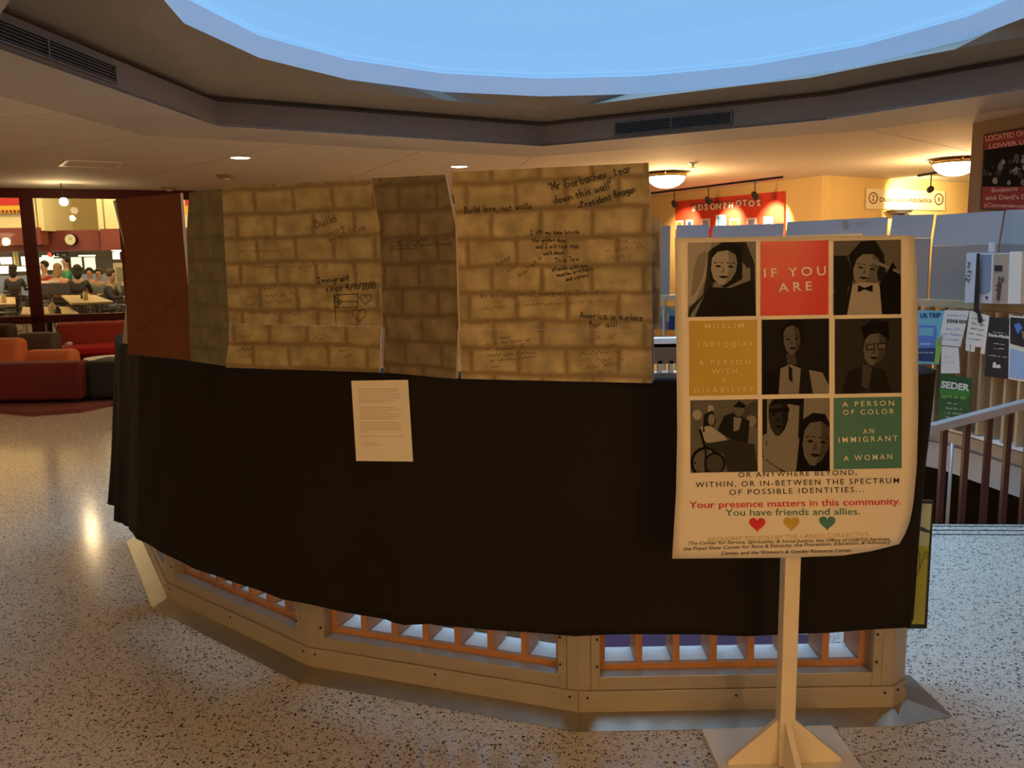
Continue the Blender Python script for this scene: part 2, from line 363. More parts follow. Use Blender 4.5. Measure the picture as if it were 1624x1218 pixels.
for A, B in fine:
    d = (B - A).normalized() * .006
    da = (A - c0).normalized(); db = (B - c0).normalized()
    Pa, Pb = rect_hit(c0, da), rect_hit(c0, db)
    poly = [A + d, B - d, Pb - d, Pa + d]
    if abs(Pa.x - Pb.x) > .02 and abs(Pa.y - Pb.y) > .02:
        cx_ = XL if min(Pa.x, Pb.x) < XL + .1 else XR; cy_ = YB if min(Pa.y, Pb.y) < YB + .1 else YF
        poly = [A + d, B - d, Pb - d, Vector((cx_, cy_, 2.8)), Pa + d]
    keep = []; nsf = Vector((-sfd.y, sfd.x, 0)); f = lambda p: (p - SL).dot(nsf) - .1
    for q_ in range(len(poly)):
        u_, w_ = poly[q_], poly[(q_ + 1) % len(poly)]
        if f(u_) <= 0: keep.append(u_)
        if (f(u_) <= 0) != (f(w_) <= 0): keep.append(u_.lerp(w_, f(u_) / (f(u_) - f(w_))))
    poly = keep
    mb = MB(); mb.prism(poly, (0, 0, .022)); mb.build('ceiling_panel', m_ceil, ceiling)
# fascia of the raised part, recess, upper ceiling, shaft and skylight pane
mb = MB(); n = 8
lo = [Vector((p.x, p.y, 2.8)) for p in oct_]; hi = [p + Vector((0, 0, .21)) for p in lo]
for i in range(n):
    j = (i + 1) % n; mb.add([lo[i], lo[j], hi[j], hi[i]], [(0, 1, 2, 3)])
    a, b = ringpt(hi[i], .02), ringpt(hi[j], .02)
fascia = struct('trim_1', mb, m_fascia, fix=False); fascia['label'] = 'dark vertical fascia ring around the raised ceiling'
# upper ceiling: from a recessed outer octagon up to the 18-sided rim
N18 = [circ(a, 2.92, 3.2) for a in range(-2, 358, 20)]
mb = MB(); OUT = []
for i in range(n):
    for j in range(6): OUT.append(hi[i].lerp(hi[(i + 1) % n], j / 6))
rings = []
for k, (rad, z) in enumerate(((.16, 3.01), (.10, 3.05), (-.10, 3.085), (-.35, 3.12))):
    rings.append([Vector((ringpt(p, rad).x, ringpt(p, rad).y, z)) for p in OUT])
nr = len(OUT)
mb.add(OUT + rings[0], [[i, (i + 1) % nr, nr + (i + 1) % nr, nr + i] for i in range(nr)])
for r0, r1 in zip(rings, rings[1:]): mb.add(r0 + r1, [[i, (i + 1) % nr, nr + (i + 1) % nr, nr + i] for i in range(nr)])
def on18(p):
    a = math.degrees(math.atan2(p.y - CY, p.x - CX)) % 360; k = math.floor((a + 2) / 20); a0, a1 = -2 + 20 * k, 18 + 20 * k
    p0, p1 = circ(a0, 2.92, 3.2), circ(a1, 2.92, 3.2); c = Vector((CX, CY, 3.2)); d = Vector((math.cos(R(a)), math.sin(R(a)), 0)); e = p1 - p0
    t = ((p0 - c).x * e.y - (p0 - c).y * e.x) / (d.x * e.y - d.y * e.x); return c + d * t
allp = sorted(rings[-1], key=lambda p: math.atan2(p.y - CY, p.x - CX) % (2 * math.pi))
# merge rim corners as extra spokes
def outer_at(a):
    ps = allp; 
    for i in range(len(ps)):
        p, q = ps[i], ps[(i + 1) % len(ps)]; A0 = math.degrees(math.atan2(p.y - CY, p.x - CX)) % 360; A1 = math.degrees(math.atan2(q.y - CY, q.x - CX)) % 360
        if A1 < A0: A1 += 360
        aa = a if a >= A0 else a + 360
        if A0 <= aa <= A1: return p.lerp(q, (aa - A0) / max(1e-6, A1 - A0))
angset = sorted(set([round(math.degrees(math.atan2(p.y - CY, p.x - CX)) % 360, 4) for p in allp] + [a % 360 for a in range(-2, 358, 20)]))
outs = [outer_at(a) for a in angset]; ins = [on18(circ(a, 3, 3.2)) for a in angset]; na = len(angset)
mb.add(outs + ins, [[i, (i + 1) % na, na + (i + 1) % na, na + i] for i in range(na)])
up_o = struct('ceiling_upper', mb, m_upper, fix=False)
mb = MB()
for i in range(18):
    a, b = N18[i], N18[(i + 1) % 18]; mb.add([a, b, b + Vector((0, 0, .17)), a + Vector((0, 0, .17))], [(0, 1, 2, 3)])
    a2, b2 = a + Vector((0, 0, .17)), b + Vector((0, 0, .17)); A2, B2 = ringpt(a2, .12), ringpt(b2, .12); A2.z = B2.z = 3.37
    mb.add([a2, b2, B2, A2], [(0, 1, 2, 3)]); 
struct('trim_2', mb, m_shaft, fix=False)['label'] = 'pale blue-lit upright rim of the round skylight'
mb = MB(); mb.add([circ(a, 2.98, 3.40) for a in range(-2, 358, 20)], [list(range(18))]); struct('window_1', mb, m_skyglass, fix=False)['label'] = 'clear pane of the large round skylight'
# roof above everything, open at the skylight, keeps daylight out of the voids
mb = MB(); vs, fs = with_hole([(-30, -8), (14, -8), (14, 20), (SR.x, 20), (SR.x, SR.y + .2), (SL.x, SL.y + .2), (-30, SL.y - 3)], [circ(a, 3.35, 0) for a in range(-2, 358, 20)], 5.0 - 1.58, True)
mb.add(vs, fs)
struct('ceiling_roof', mb, m_dark, fix=False)

# linear grilles on the fascia
def grille(px0, px1, idx, label):
    a, b = oct_[idx], oct_[(idx + 1) % 8]; d = (b - a).normalized(); nrm = Vector((d.y, -d.x, 0))
    if nrm.dot(Vector((CX, CY, 2.8)) - a) < 0: nrm = -nrm
    P0 = onplane(px0[0], px0[1], a, nrm); P1 = onplane(px1[0], px1[1], a, nrm)
    P0.z = P1.z = 2.8
    if (P1 - P0).dot(d) < 0: P0, P1 = P1, P0
    t = thing('air_grille', label, 'vent', P0.lerp(P1, .5) + Vector((0, 0, .03)), 'linear grilles in the raised ceiling')
    z0, z1 = 2.835, 2.965
    mb = MB(); w = .022
    for (p, q, u, v) in ((P0, P1, z0, z0 + .012), (P0, P1, z1 - .012, z1)):
        mb.prism([p + nrm * .001 + Vector((0, 0, u - 2.8)), q + nrm * .001 + Vector((0, 0, u - 2.8)), q + nrm * w + Vector((0, 0, u - 2.8)), p + nrm * w + Vector((0, 0, u - 2.8))], (0, 0, v - u))
    for p in (P0, P1, P0.lerp(P1, .5)):
        mb.prism([p + nrm * .001 + Vector((0, 0, z0 - 2.8)), p + d * .015 + nrm * .001 + Vector((0, 0, z0 - 2.8)), p + d * .015 + nrm * w + Vector((0, 0, z0 - 2.8)), p + nrm * w + Vector((0, 0, z0 - 2.8))], (0, 0, z1 - z0))
    mb.build('frame', m_grille, t)
    mb = MB(); mb.prism([P0 + nrm * .002 + Vector((0, 0, z0 - 2.8)), P1 + nrm * .002 + Vector((0, 0, z0 - 2.8)), P1 + nrm * .004 + Vector((0, 0, z0 - 2.8)), P0 + nrm * .004 + Vector((0, 0, z0 - 2.8))], (0, 0, z1 - z0)); mb.build('backing', m_dark, t)
    for k in range(5):
        z = z0 + .02 + k * .0205 - 2.8; mb = MB()
        mb.prism([P0 + nrm * .005 + Vector((0, 0, z + .008)), P1 + nrm * .005 + Vector((0, 0, z + .008)), P1 + nrm * .018 + Vector((0, 0, z)), P0 + nrm * .018 + Vector((0, 0, z))], (0, 0, .005)); mb.build('louver', m_grille, t)
grille((977, 215), (1162, 200), 1, 'long dark slotted air grille in the ceiling fascia above the far guard')
grille((-60, 110), (184, 150), 3, 'long dark slotted air grille in the ceiling fascia at the upper left')

# ------------------------------------------------------------------ lamps
def spot(loc, e, ang=150, blend=1, color=WARM, rad=.08, tgt=None, parent=None):
    l = bpy.data.lights.new('lamp_light', 'SPOT'); l.energy = e; l.spot_size = R(ang); l.spot_blend = blend; l.color = color; l.shadow_soft_size = rad
    o = bpy.data.objects.new('lamp_light', l); col.objects.link(o); o.location = Vector(loc) - (wloc(parent) if parent else Vector())
    if parent: o.parent = parent
    if tgt is not None: o.rotation_euler = (Vector(tgt) - Vector(loc)).to_track_quat('-Z', 'Y').to_euler()
    return o
def point(loc, e, color=WARM, rad=.12, parent=None):
    l = bpy.data.lights.new('lamp_light', 'POINT'); l.energy = e; l.color = color; l.shadow_soft_size = rad
    o = bpy.data.objects.new('lamp_light', l); col.objects.link(o); o.location = Vector(loc) - (wloc(parent) if parent else Vector())
    if parent: o.parent = parent
    return o
def downlight(x, y, label, e=120):
    t = thing('downlight', label, 'light', (x, y, 2.8), 'recessed ceiling downlights')
    mb = MB(); mb.lathe((x, y, 2.799), [(.105, -.003), (.125, -.008), (.135, 0.0), (.105, 0.0), (.105, -.003)], 24); mb.build('trim_ring', m_white, t, smooth=True)
    mb = MB(); mb.lathe((x, y, 2.797), [(.0, -.001), (.105, -.001), (.105, .0015), (0, .0015)], 24); mb.build('lens', m_disc, t)
    spot((x, y, 2.78), e, parent=t)
d1, d2 = atz(381, 250, 2.8), atz(728, 264, 2.8)
downlight(d1.x, d1.y, 'glowing recessed downlight in the ceiling above the third brick board from the left')
downlight(d2.x, d2.y, 'glowing recessed downlight just above the top of the widest brick board')
for x, y, e, lb in ((-6.2, 6.2, 330, 'left of the skylight near the lounge'), (-5.3, 1.6, 60, 'at the left behind the camera line'), (-1.9, .2, 30, 'nearly overhead left of the camera'), (.5, -.6, 40, 'just behind the camera'), (2.4, -.2, 34, 'behind the camera to the right'), (-3.4, -2.6, 40, 'behind the camera on the left'), (7.0, 1.0, 20, 'right of the opening')):
    downlight(x, y, 'recessed downlight ' + lb + ', out of the picture', e)
def bowl(px, lab, e=60):
    p = atz(px[0], px[1], 2.8) if px else Vector((*_fx, 2.8)); t = thing('bowl_light', lab, 'light', (p.x, p.y, 2.8), 'frosted bowl ceiling lights')
    mb = MB(); r = .27; mb.lathe((p.x, p.y, 2.74), [(r * math.cos(R(k)), -r * .62 * math.sin(R(k))) for k in range(0, 91, 10)], 28); mb.build('glass_bowl', m_lampg, t, smooth=True)
    mb = MB(); mb.lathe((p.x, p.y, 2.74), [(r, -.01), (r + .02, -.01), (r + .02, .03), (r - .05, .045), (.08, .059), (.0, .059)], 28); mb.build('rim', m_brass, t, smooth=True)
    for k in range(3):
        mb = MB(); a = k * 2.09 + .3; mb.tube([(p.x + math.cos(a) * (r + .01), p.y + math.sin(a) * (r + .01), 2.75), (p.x + math.cos(a) * (r + .06), p.y + math.sin(a) * (r + .06), 2.785)], .012, 6)
        mb.build('clip', m_brass, t)
    point((p.x, p.y, 2.45), e, parent=t); return p
bowl((1057, 273), 'frosted glass bowl ceiling light right above the end of the brick boards', 130)
bowl((1516, 251), 'frosted glass bowl ceiling light beside the poster column', 130)
def bowl_at(x, y, lab, e):
    global _fx; _fx = (x, y); return bowl(None, lab, e)
b3 = bowl((-260, 330), 'frosted glass bowl ceiling light over the lounge, out of the picture', 200)
bowl_at(-2.6, -4.0, 'frosted glass bowl ceiling light at the left of the wall behind the camera', 165)
bowl_at(2.6, -4.0, 'frosted glass bowl ceiling light at the right of the wall behind the camera', 165)

# track lights along the hashtag wall
def track(pa, pb, heads, label, grp):
    a, b = atz(pa[0], pa[1], 2.8), atz(pb[0], pb[1], 2.8); t = thing('track_light', label, 'light', a.lerp(b, .5) - Vector((0, 0, .02)), grp)
    mb = MB(); mb.seg(a, b, .03, 2.765, 2.798); mb.build('rail', m_blackm, t)
    for (hx, hy), tgt, e in heads:
        f = min(1, max(0, (hx - pa[0]) / (pb[0] - pa[0]))); p = a.lerp(b, f); p.z = 2.765
        mb = MB(); mb.tube([p, p - Vector((0, 0, .2))], .009, 6); s = mb.build('stem', m_blackm, t)
        q = p - Vector((0, 0, .22)); dr = (Vector(tgt) - q).normalized()
        mb = MB(); mb.tube([q - dr * .07, q - dr * .04, q + dr * .05, q + dr * .06], [.025, .045, .05, .05], 10); h = mb.build('lamp_head', m_blackm, t, smooth=True)
        spot(q + dr * .09, e, 75, .8, (1, .72, .34), .03, tgt, parent=t)
# hashtag sign plane
dW = (W0 - W1).normalized(); nW = Vector((dW.y, -dW.x, 0)); nW = nW if nW.dot(O - W1) > 0 else -nW
dV = (W2 - W1).normalized(); nV = Vector((dV.y, -dV.x, 0)); nV = nV if nV.dot(O - W1) > 0 else -nV
mpW = plane_map(W1 + nW * .04, nW, .003); mpV = plane_map(W1 + nV * .04, nV, .003)
track((1032, 305), (1240, 279), [((1076, 299), mpW(1090, 368), 170), ((1134, 291), mpW(1160, 360), 260), ((1204, 283), mpW(1228, 355), 300)], 'black ceiling track with three small spotlights above the red hashtag sign', 'ceiling track lights')
track((1455, 277), (1500, 269), [((1478, 273), mpV(1445, 325), 420)], 'short ceiling track with one spotlight above the cream banner', 'ceiling track lights')
# sprinkler-like detector
p = atz(1099, 258, 2.8); t = thing('sprinkler', 'small metal sprinkler head on the ceiling above the left bowl light', 'sprinkler', (p.x, p.y, 2.8))
mb = MB(); mb.lathe((p.x, p.y, 2.8), [(.07, 0), (.06, -.012), (.02, -.018), (.015, -.05), (0, -.05)], 14); mb.build('escutcheon', m_white, t, smooth=True)
mb = MB(); mb.lathe((p.x, p.y, 2.742), [(0, 0), (.035, 0), (.035, -.004), (0, -.004)], 10); mb.build('deflector', m_brass, t)
for px, lab in (((358, 281), 'round smoke detector on the ceiling above the third brick board'), ((268, 300), 'round smoke detector near the dark red window header')):
    p = atz(px[0], px[1] - 3, 2.8); t = thing('smoke_detector', lab, 'detector', (p.x, p.y, 2.8)); mb = MB(); mb.lathe((p.x, p.y, 2.8), [(.13, 0), (.13, -.02), (.09, -.045), (0, -.045)], 18); mb.build('base', mat('detector_beige', (.3, .2, .12), .6), t, smooth=False)
    mb = MB(); mb.lathe((p.x, p.y, 2.755), [(.05, 0), (.04, -.012), (0, -.012)], 12); mb.build('sensor', m_white, t)
# square ceiling diffuser on the left
q = [atz(*p, 2.8) for p in ((104, 253), (195, 257), (188, 267), (93, 262))]; cc = sum(q, Vector()) / 4
t = thing('air_diffuser', 'pale rectangular air diffuser in the ceiling at the left', 'vent', cc)
mb = MB()
for k in range(4): 
    a, b = q[k], q[(k + 1) % 4]; mb.prism([a, b, b.lerp(cc, .12), a.lerp(cc, .12)], (0, 0, -.012))
mb.build('frame', m_white, t)
for k in range(5):
    f0 = .12 + k * .16; mb = MB(); mb.prism([q[0].lerp(q[3], f0).lerp(cc, .1), q[1].lerp(q[2], f0).lerp(cc, .1), q[1].lerp(q[2], f0 + .1).lerp(cc, .1), q[0].lerp(q[3], f0 + .1).lerp(cc, .1)], (0, 0, -.009)); mb.build('vane', m_ceil, t)

# ------------------------------------------------------------------ near guard
GA = [200, 220, 240, 260, 280]
def guard_section(a0, a1, label, near=True, ztop=1.2, fin_m=None, frame_m=None, nfin=8, grp='guard sections around the round opening'):
    p, q = circ(a0), circ(a1); d = (q - p).normalized(); L = (q - p).length
    nin = Vector((-d.y, d.x, 0))  # inward for increasing angle
    t = thing('guard_section', label, 'railing', p.lerp(q, .5), grp)
    fm = frame_m or m_alu; wm = fin_m or m_orange
    def S(s0, s1, z0, z1, w, side): mb = MB(); mb.seg(p + d * s0, p + d * s1, w, z0, z1, side); return mb
    S(0, L, .03 if near else .002, .108, .10, -.006).build('kick_plate', m_kick if near else m_slab, t, bevel=.001)
    if near:
        mb = MB(); po, qo = circ(a0, RG + .078), circ(a1, RG + .078)
        mb.add([po + Vector((0, 0, .002)), qo + Vector((0, 0, .002)), q + Vector((0, 0, .034)), p + Vector((0, 0, .034)), po + Vector((0, 0, .0005)), qo + Vector((0, 0, .0005)), q + Vector((0, 0, .0005)), p + Vector((0, 0, .0005))], [(0, 1, 2, 3), (4, 5, 1, 0), (7, 6, 5, 4), (1, 5, 6, 2), (4, 0, 3, 7), (3, 2, 6, 7)])
        mb.build('floor_flange', m_flange, t)
    st = .032; po_ = .042
    S(st + po_, L - st - po_, .109, .158, .055, 0).build('sill', fm, t, bevel=.0015)
    for s0, s1 in ((0, po_), (L - po_, L)): S(s0, s1, .109, ztop - .06, .12, 0).build('post', fm, t, bevel=.0015)
    for s0, s1 in ((po_ + .001, po_ + st), (L - po_ - st, L - po_ - .001)): S(s0, s1, .109, ztop - .06, .055, -.002).build('stile', fm, t, bevel=.0015)
    x0, x1 = st + po_, L - st - po_
    S(x0, x1, .120, .178, .022, .056).build('plate', wm, t, bevel=.001)
    S(x0, x1, .150, .171, .12, .079).build('shelf', m_white, t)
    for k in range(nfin):
        s = x0 + (x1 - x0 - .024) * k / (nfin - 1); S(s, s + .024, .1785, ztop - .061, .14, .057).build('fin', wm, t)
    S(0, L, ztop - .06, ztop, .15, -.03).build('top_rail', m_palewood, t, bevel=.004)
    if near:
        for s, z in ((.03, .085), (L / 2, .085), (L - .03, .085), (po_ + .022, .30), (L - po_ - .022, .30), (po_ + .022, .20), (L - po_ - .022, .20)):
            c = p + d * s + Vector((0, 0, z)) - nin * .0062; mb = MB()
            mb.prism([c + (d * math.cos(k * .785) + Vector((0, 0, 1)) * math.sin(k * .785)) * .0045 for k in range(8)], nin * -.0025); mb.build('screw', m_screw, t)
    return t
guard_section(200, 220, 'cream metal guard section at the far left, mostly hidden by black cloth')
guard_section(220, 240, 'cream metal guard section under the left brick boards with orange wooden fins')
guard_section(240, 260, 'cream metal guard section below the white sheet, orange wooden fins')
guard_section(260, 280, 'cream metal guard section behind the poster stand, orange wooden fins')
# end return after the last corner, with its pointed flange
E0 = circ(280); E1 = Vector((1.37, 2.775, 0)); E2 = Vector((1.38, 2.95, 0))
t = thing('guard_end_post', 'short cream metal end post of the guard right of the poster stand', 'railing', E1)
mb = MB(); mb.prism([E0, E1, E2, Vector((1.28, 2.96, 0))], (0, 0, 1.14)); 
for v in mb.v: v.z = max(v.z, .109)
mb.build('post', m_alu, t, bevel=.002)
mb = MB(); mb.prism([E0 + Vector((0, -.006, .03)), E1 + Vector((.005, -.006, .03)), E2 + Vector((.006, 0, .03)), Vector((1.28, 2.95, .03))], (0, 0, .078)); mb.build('kick_plate', m_kick, t, bevel=.001)
F1 = atz(1418, 1152, 0); F2 = atz(1510, 1137, 0); F3 = atz(1455, 1080, 0)
mb = MB(); z = Vector((0, 0, .034)); po = circ(280, RG + .078)
mb.add([po + Vector((0, 0, .002)), F1 * 1.0 + Vector((0, 0, .002)), F2 + Vector((0, 0, .002)), Vector((1.50, 3.0, .002)), E2 + z, E1 + z, E0 + z], [(0, 1, 5, 6), (1, 2, 5), (2, 3, 4, 5)]); mb.v[1] = Vector((F1.x, po.y - .004, .002)); mb.build('floor_flange', m_flange, t)
mb = MB(); mb.prism([E0 + Vector((0, -.03, 1.14)), E1 + Vector((.02, -.03, 1.14)), E2 + Vector((.02, 0, 1.14)), Vector((1.26, 2.96, 1.14))], (0, 0, .06)); mb.build('top_cap', m_palewood, t)
for k in (0, 1):
    c = E0.lerp(E1, .35 + .5 * k) + Vector((0, -.0065, .088)); mb = MB(); mb.prism([c + Vector((math.cos(j * .785), .3 * math.cos(j * .785), math.sin(j * .785))) * .005 for j in range(8)], (0, -.0025, 0)); mb.build('screw', m_screw, t)

# far guard, seen past the poster
for k, a in enumerate(range(0, 160, 20)):
    guard_section(a, a + 20, ['wood slatted far guard section nearest the right edge, flyers hanging on it', 'wood slatted far guard section behind the poster, flyers on its rail', 'wood slatted far guard section directly behind the white poster', 'wood slatted far guard section glimpsed left of the white poster', 'wood slatted far guard section hidden behind the widest brick board', 'wood slatted far guard section hidden behind the narrow tilted board', 'wood slatted far guard section hidden behind the third brick board', 'wood slatted far guard section hidden behind the left boards'][k], near=False, fin_m=m_palewood, frame_m=m_palewood)

# ------------------------------------------------------------------ black cloth over the near guard
def cloth():
    top = [circ(a, RG + o, 0) for a, o in ((196, .02), (200, .045), (210, .03), (220, .045), (230, .03), (240, .045), (250, .03), (260, .045), (270, .03), (280, .05))] + [Vector((1.37, 2.71, 0)), Vector((1.425, 2.79, 0)), Vector((1.44, 2.98, 0))]
    bot = [circ(a, RG + o, 0) for a, o in ((195, .12), (199, .14), (209, .10), (220, .12), (230, .10), (240, .12), (250, .09), (260, .10), (270, .07), (280, .07))] + [Vector((1.35, 2.70, 0)), Vector((1.375, 2.79, 0)), Vector((1.39, 2.97, 0))]
    hem = [.29, .28, .30, .35, .35, .35, .335, .365, .36, .35, .365, .39, .41]
    sub = 14; nz = 26; T = []; B = []; H = []
    for i in range(len(top) - 1):
        for j in range(sub):
            f = j / sub; T.append(top[i].lerp(top[i + 1], f)); B.append(bot[i].lerp(bot[i + 1], f)); g = f * f * (3 - 2 * f); H.append(hem[i] * (1 - g) + hem[i + 1] * g)
    T.append(top[-1]); B.append(bot[-1]); H.append(hem[-1])
    n = len(T); vs = []; c = Vector((CX, CY, 0)); fs = []; rnd = random.Random(4)
    for i in range(n):
        a = math.degrees(math.atan2(T[i].y - CY, T[i].x - CX)) % 360
        out = (T[i] - c).normalized(); H_ = H[i] + .004 * math.sin(i * .31)
        step = (-.03 if a > 250.2 else 0) if False else 0
        # inner edge lying on the rail
        vs.append(T[i] - out * .16 + Vector((0, 0, 1.206))); vs.append(T[i] - out * .01 + Vector((0, 0, 1.208)))
        for k in range(nz + 1):
            f = k / nz; z = 1.203 - (1.203 - H_) * f; p = T[i].lerp(B[i], f ** 1.2)
            fold = 0
            for (fa, w, amp) in ((204.5, .8, .035), (207.5, .7, -.02), (211.5, .9, .03), (215, .7, -.015), (225, 3, .008), (249.0, .8, .022), (250.6, .5, -.012), (258, 4, .010), (268, 5, .008), (236, 4, .006)):
                fold += amp * math.exp(-((a - fa) / w) ** 2) * (.15 + .85 * f)
            p = p + out * (fold + .002 * math.sin(i * .9 + k * .3)); p.z = z; vs.append(p)
    m = nz + 3
    for i in range(n - 1):
        for k in range(m - 1): fs.append([i * m + k, (i + 1) * m + k, (i + 1) * m + k + 1, i * m + k + 1])
    mb = MB(); mb.add(vs, fs); o = mb.build('table_cloth', m_cloth, smooth=True)
    o.modifiers.new('thickness', 'SOLIDIFY').thickness = .0015
    return tag(o, 'long black cloth draped over the round guard below the brick boards', 'cloth')
cloth().name = 'black_cloth'

# ------------------------------------------------------------------ painted brick boards
BR = {}
def board(label, base, rows, mats, thick=.012, grp='painted cardboard wall boards', dz=.0, back=0.0, lean=0.0):
    """base: two px on the rail; rows: list of 4-gons in px (TL,TR,BR,BL)"""
    P, Q = atz(base[0][0], base[0][1], 1.209), atz(base[1][0], base[1][1], 1.209); d = (Q - P).normalized(); n = Vector((d.y, -d.x, 0))
    if n.dot(P - O) > 0: n = -n
    P = P - n * back; n2 = (n + Vector((0, 0, lean))).normalized()
    t = thing('cardboard_wall', label, 'board', P.lerp(Q, .5), grp)
    parts = []
    for k, quad in enumerate(rows):
        off = n2 * (.004 * (k % 2)); mb = MB(); front = []
        nn = len(quad); 
        for (x, y) in quad: front.append(onplane(x, y, P + off, n2))
        zb = min(v.z for v in front)
        if zb < 1.209:
            for v in front:
                if v.z < 1.2095: v.z = 1.2095
        mb.prism(front, -n2 * thick)
        o = mb.build('cardboard_panel', [mats[k % len(mats)], m_cardedge, m_cardback], t)
        me = o.data; uvl = me.uv_layers.new(name='UVMap'); l0 = wloc(t)
        for poly in me.polygons:
            poly.material_index = 0 if poly.normal.dot(n2) > .7 else (2 if poly.normal.dot(n2) < -.7 else 1)
            for li in poly.loop_indices:
                w = me.vertices[me.loops[li].vertex_index].co + l0; uvl.data[li].uv = ((w - P).dot(d) + 3, w.z)
        parts.append(o)
    return t, plane_map(P + n2 * .0052, n2, .0012), parts
mA = painted_brick('brick_paint_orange', (.135, .046, .023), (.11, .038, .02), 1, .25, .15)
mB_ = painted_brick('brick_paint_olive', (.15, .142, .098), (.115, .102, .066), 2, .6, .35)
mC = painted_brick('brick_paint_tan', (.30, .255, .155), (.165, .118, .062), 3)
mC2 = painted_brick('brick_paint_tan_low', (.31, .26, .155), (.17, .12, .062), 6)
mD = painted_brick('brick_paint_brown', (.185, .155, .10), (.12, .088, .052), 4)
mE = painted_brick('brick_paint_tan_right', (.36, .30, .18), (.19, .138, .07), 5)
bA, pA, _ = board('plain orange-brown painted cardboard board, leftmost of the wall', ((203, 562), (303, 572)), [[(183, 316), (286, 306), (291, 378), (197, 385)], [(197, 385), (291, 378), (300, 470), (200, 474)], [(200, 474), (300, 470), (304, 574), (203, 562)]], [mA], lean=.0)
bB, pB, _ = board('narrow olive-grey painted cardboard board right of the orange one', ((303, 573), (360, 581)), [[(300, 305), (356, 299), (360, 366), (296, 368)], [(296, 368), (360, 366), (364, 510), (300, 512)], [(300, 512), (364, 510), (362, 582), (302, 573)]], [mB_])
bC, pC, _ = board('wide tan brick-painted cardboard board with flag and heart drawings', ((358, 583), (601, 591)), [[(352, 296), (588, 284), (602, 360), (355, 366)], [(355, 366), (602, 360), (606, 518), (363, 513)], [(366, 513.5), (604, 518.5), (601, 592), (358, 584)]], [mC, mC, mC2])
bD, pD, _ = board('brown brick-painted cardboard board tilted, between the two wide boards', ((608, 591), (723, 601)), [[(588, 283), (706, 277), (722, 358), (601, 361)], [(602, 361), (722, 358), (727, 522), (607, 519)], [(610, 518.5), (726, 522), (723, 603), (608, 592)]], [mD])
bE, pE, _ = board('widest tan brick-painted cardboard board with handwritten quotes, on the right', ((731, 601), (1033, 608)), [[(716, 273), (1028, 258), (1032, 345), (725, 359)], [(724, 359), (1032, 345), (1034, 524), (727, 521)], [(731, 521.5), (1033, 524.5), (1034, 609), (731, 602)]], [mE])
bF, pF, _ = board('narrow tan cardboard strip standing behind the right edge of the widest board', ((1018, 607), (1046, 608)), [[(1015, 346), (1047, 345), (1046, 522), (1015, 524)], [(1015, 524), (1036, 523), (1036, 606), (1015, 606)]], [mE], back=.05)
# backing board seen from behind the orange one
bG, pG, _ = board('cardboard board tinted grey-blue for sky light, peeping out behind the orange board', ((196, 553), (214, 556)), [[(179, 318), (200, 316), (212, 556), (195, 555), (201, 470), (199, 400)]], [m_cardlight], back=.10)
# inscriptions
hand('handwriting', [('"Mr Gorbachev, tear', 872, 303, 1004, 272, 13), ('down this wall"', 880, 324, 972, 298, 12), ('-President Reagan', 918, 332, 1010, 303, 11)], pE, m_ink, bE, 1.3, seed=2)
hand('handwriting', [('Build love, not walls', 737, 338, 845, 331, 10)], pE, m_ink, bE, 1.1, seed=3)
hand('handwriting', [('I lift my lamp beside', 841, 372, 920, 371, 7), ('the golden door', 844, 384, 900, 384, 7), ('and I will tear that', 850, 394, 920, 393, 7), ('wall down', 862, 404, 896, 403, 6)], pE, m_ink, bE, .9, seed=4)
hand('handwriting', [('This Jew', 880, 418, 920, 413, 8), ('stands with his', 876, 430, 934, 424, 7), ('muslim brothers', 884, 439, 942, 428, 6), ('and sisters', 898, 446, 934, 438, 6)], pE, m_ink, bE, 1.0, seed=5)
hand('handwriting', [('America is a place', 920, 504, 1021, 508, 9), ('for all!', 934, 518, 980, 518, 9)], pE, m_ink, bE, 1.2, seed=6)
hand('handwriting', [('Keep', 790, 422, 812, 408, 8), ('out', 806, 432, 826, 420, 8), ('haters', 826, 440, 862, 408, 8)], pE, m_inkf, bE, .8, seed=7)
hand('handwriting', [('We are a nation of immigrants. This nation', 762, 472, 966, 466, 8)], pE, m_inkf, bE, .8, seed=8)
scrawl('handwriting', [(815, 486, 975, 478, 8), (762, 492, 800, 488, 8), (768, 510, 836, 506, 7), (935, 375, 1020, 388, 8), (960, 400, 1025, 392, 9), (962, 412, 1000, 408, 8)], pE, m_inkf, bE, .8, 8)
scrawl('handwriting', [(792, 537, 812, 536, 7), (770, 547, 840, 540, 7), (768, 556, 838, 552, 8), (772, 566, 850, 560, 7), (776, 574, 850, 567, 7), (780, 583, 792, 582, 6)], pE, m_ink, bE, .8, 9)
scrawl('handwriting', [(926, 542, 975, 536, 10), (922, 553, 978, 549, 8), (920, 563, 992, 558, 10), (922, 573, 990, 570, 9), (928, 586, 980, 578, 9), (934, 596, 972, 590, 8)], pE, m_inkf, bE, .9, 10)
hand('handwriting', [('Immigrant', 504, 450, 556, 444, 9), ('since 4/11/2010', 517, 463, 597, 457, 10)], pC, m_ink, bC, 1.2, seed=11)
mb = MB()
for pts in ([(531, 468), (568, 466), (567, 487), (531, 488), (531, 468)], [(529, 466), (533, 512)], [(531, 478), (568, 478)], [(531, 470), (543, 479), (532, 487)], [(536, 476), (538, 481), (534, 480)]): stroke_mesh(mb, pts, pC, 1, 1.1)
mb.build('flag_drawing', m_ink, bC, fix=False)
for cx, cy, s in ((580, 474, 15), (570, 499, 18)):
    mb = MB(); h = heart_px(cx, cy, s); stroke_mesh(mb, h + [h[0]], pC, 1, 1.0); mb.build('heart_drawing', m_ink, bC, fix=False)
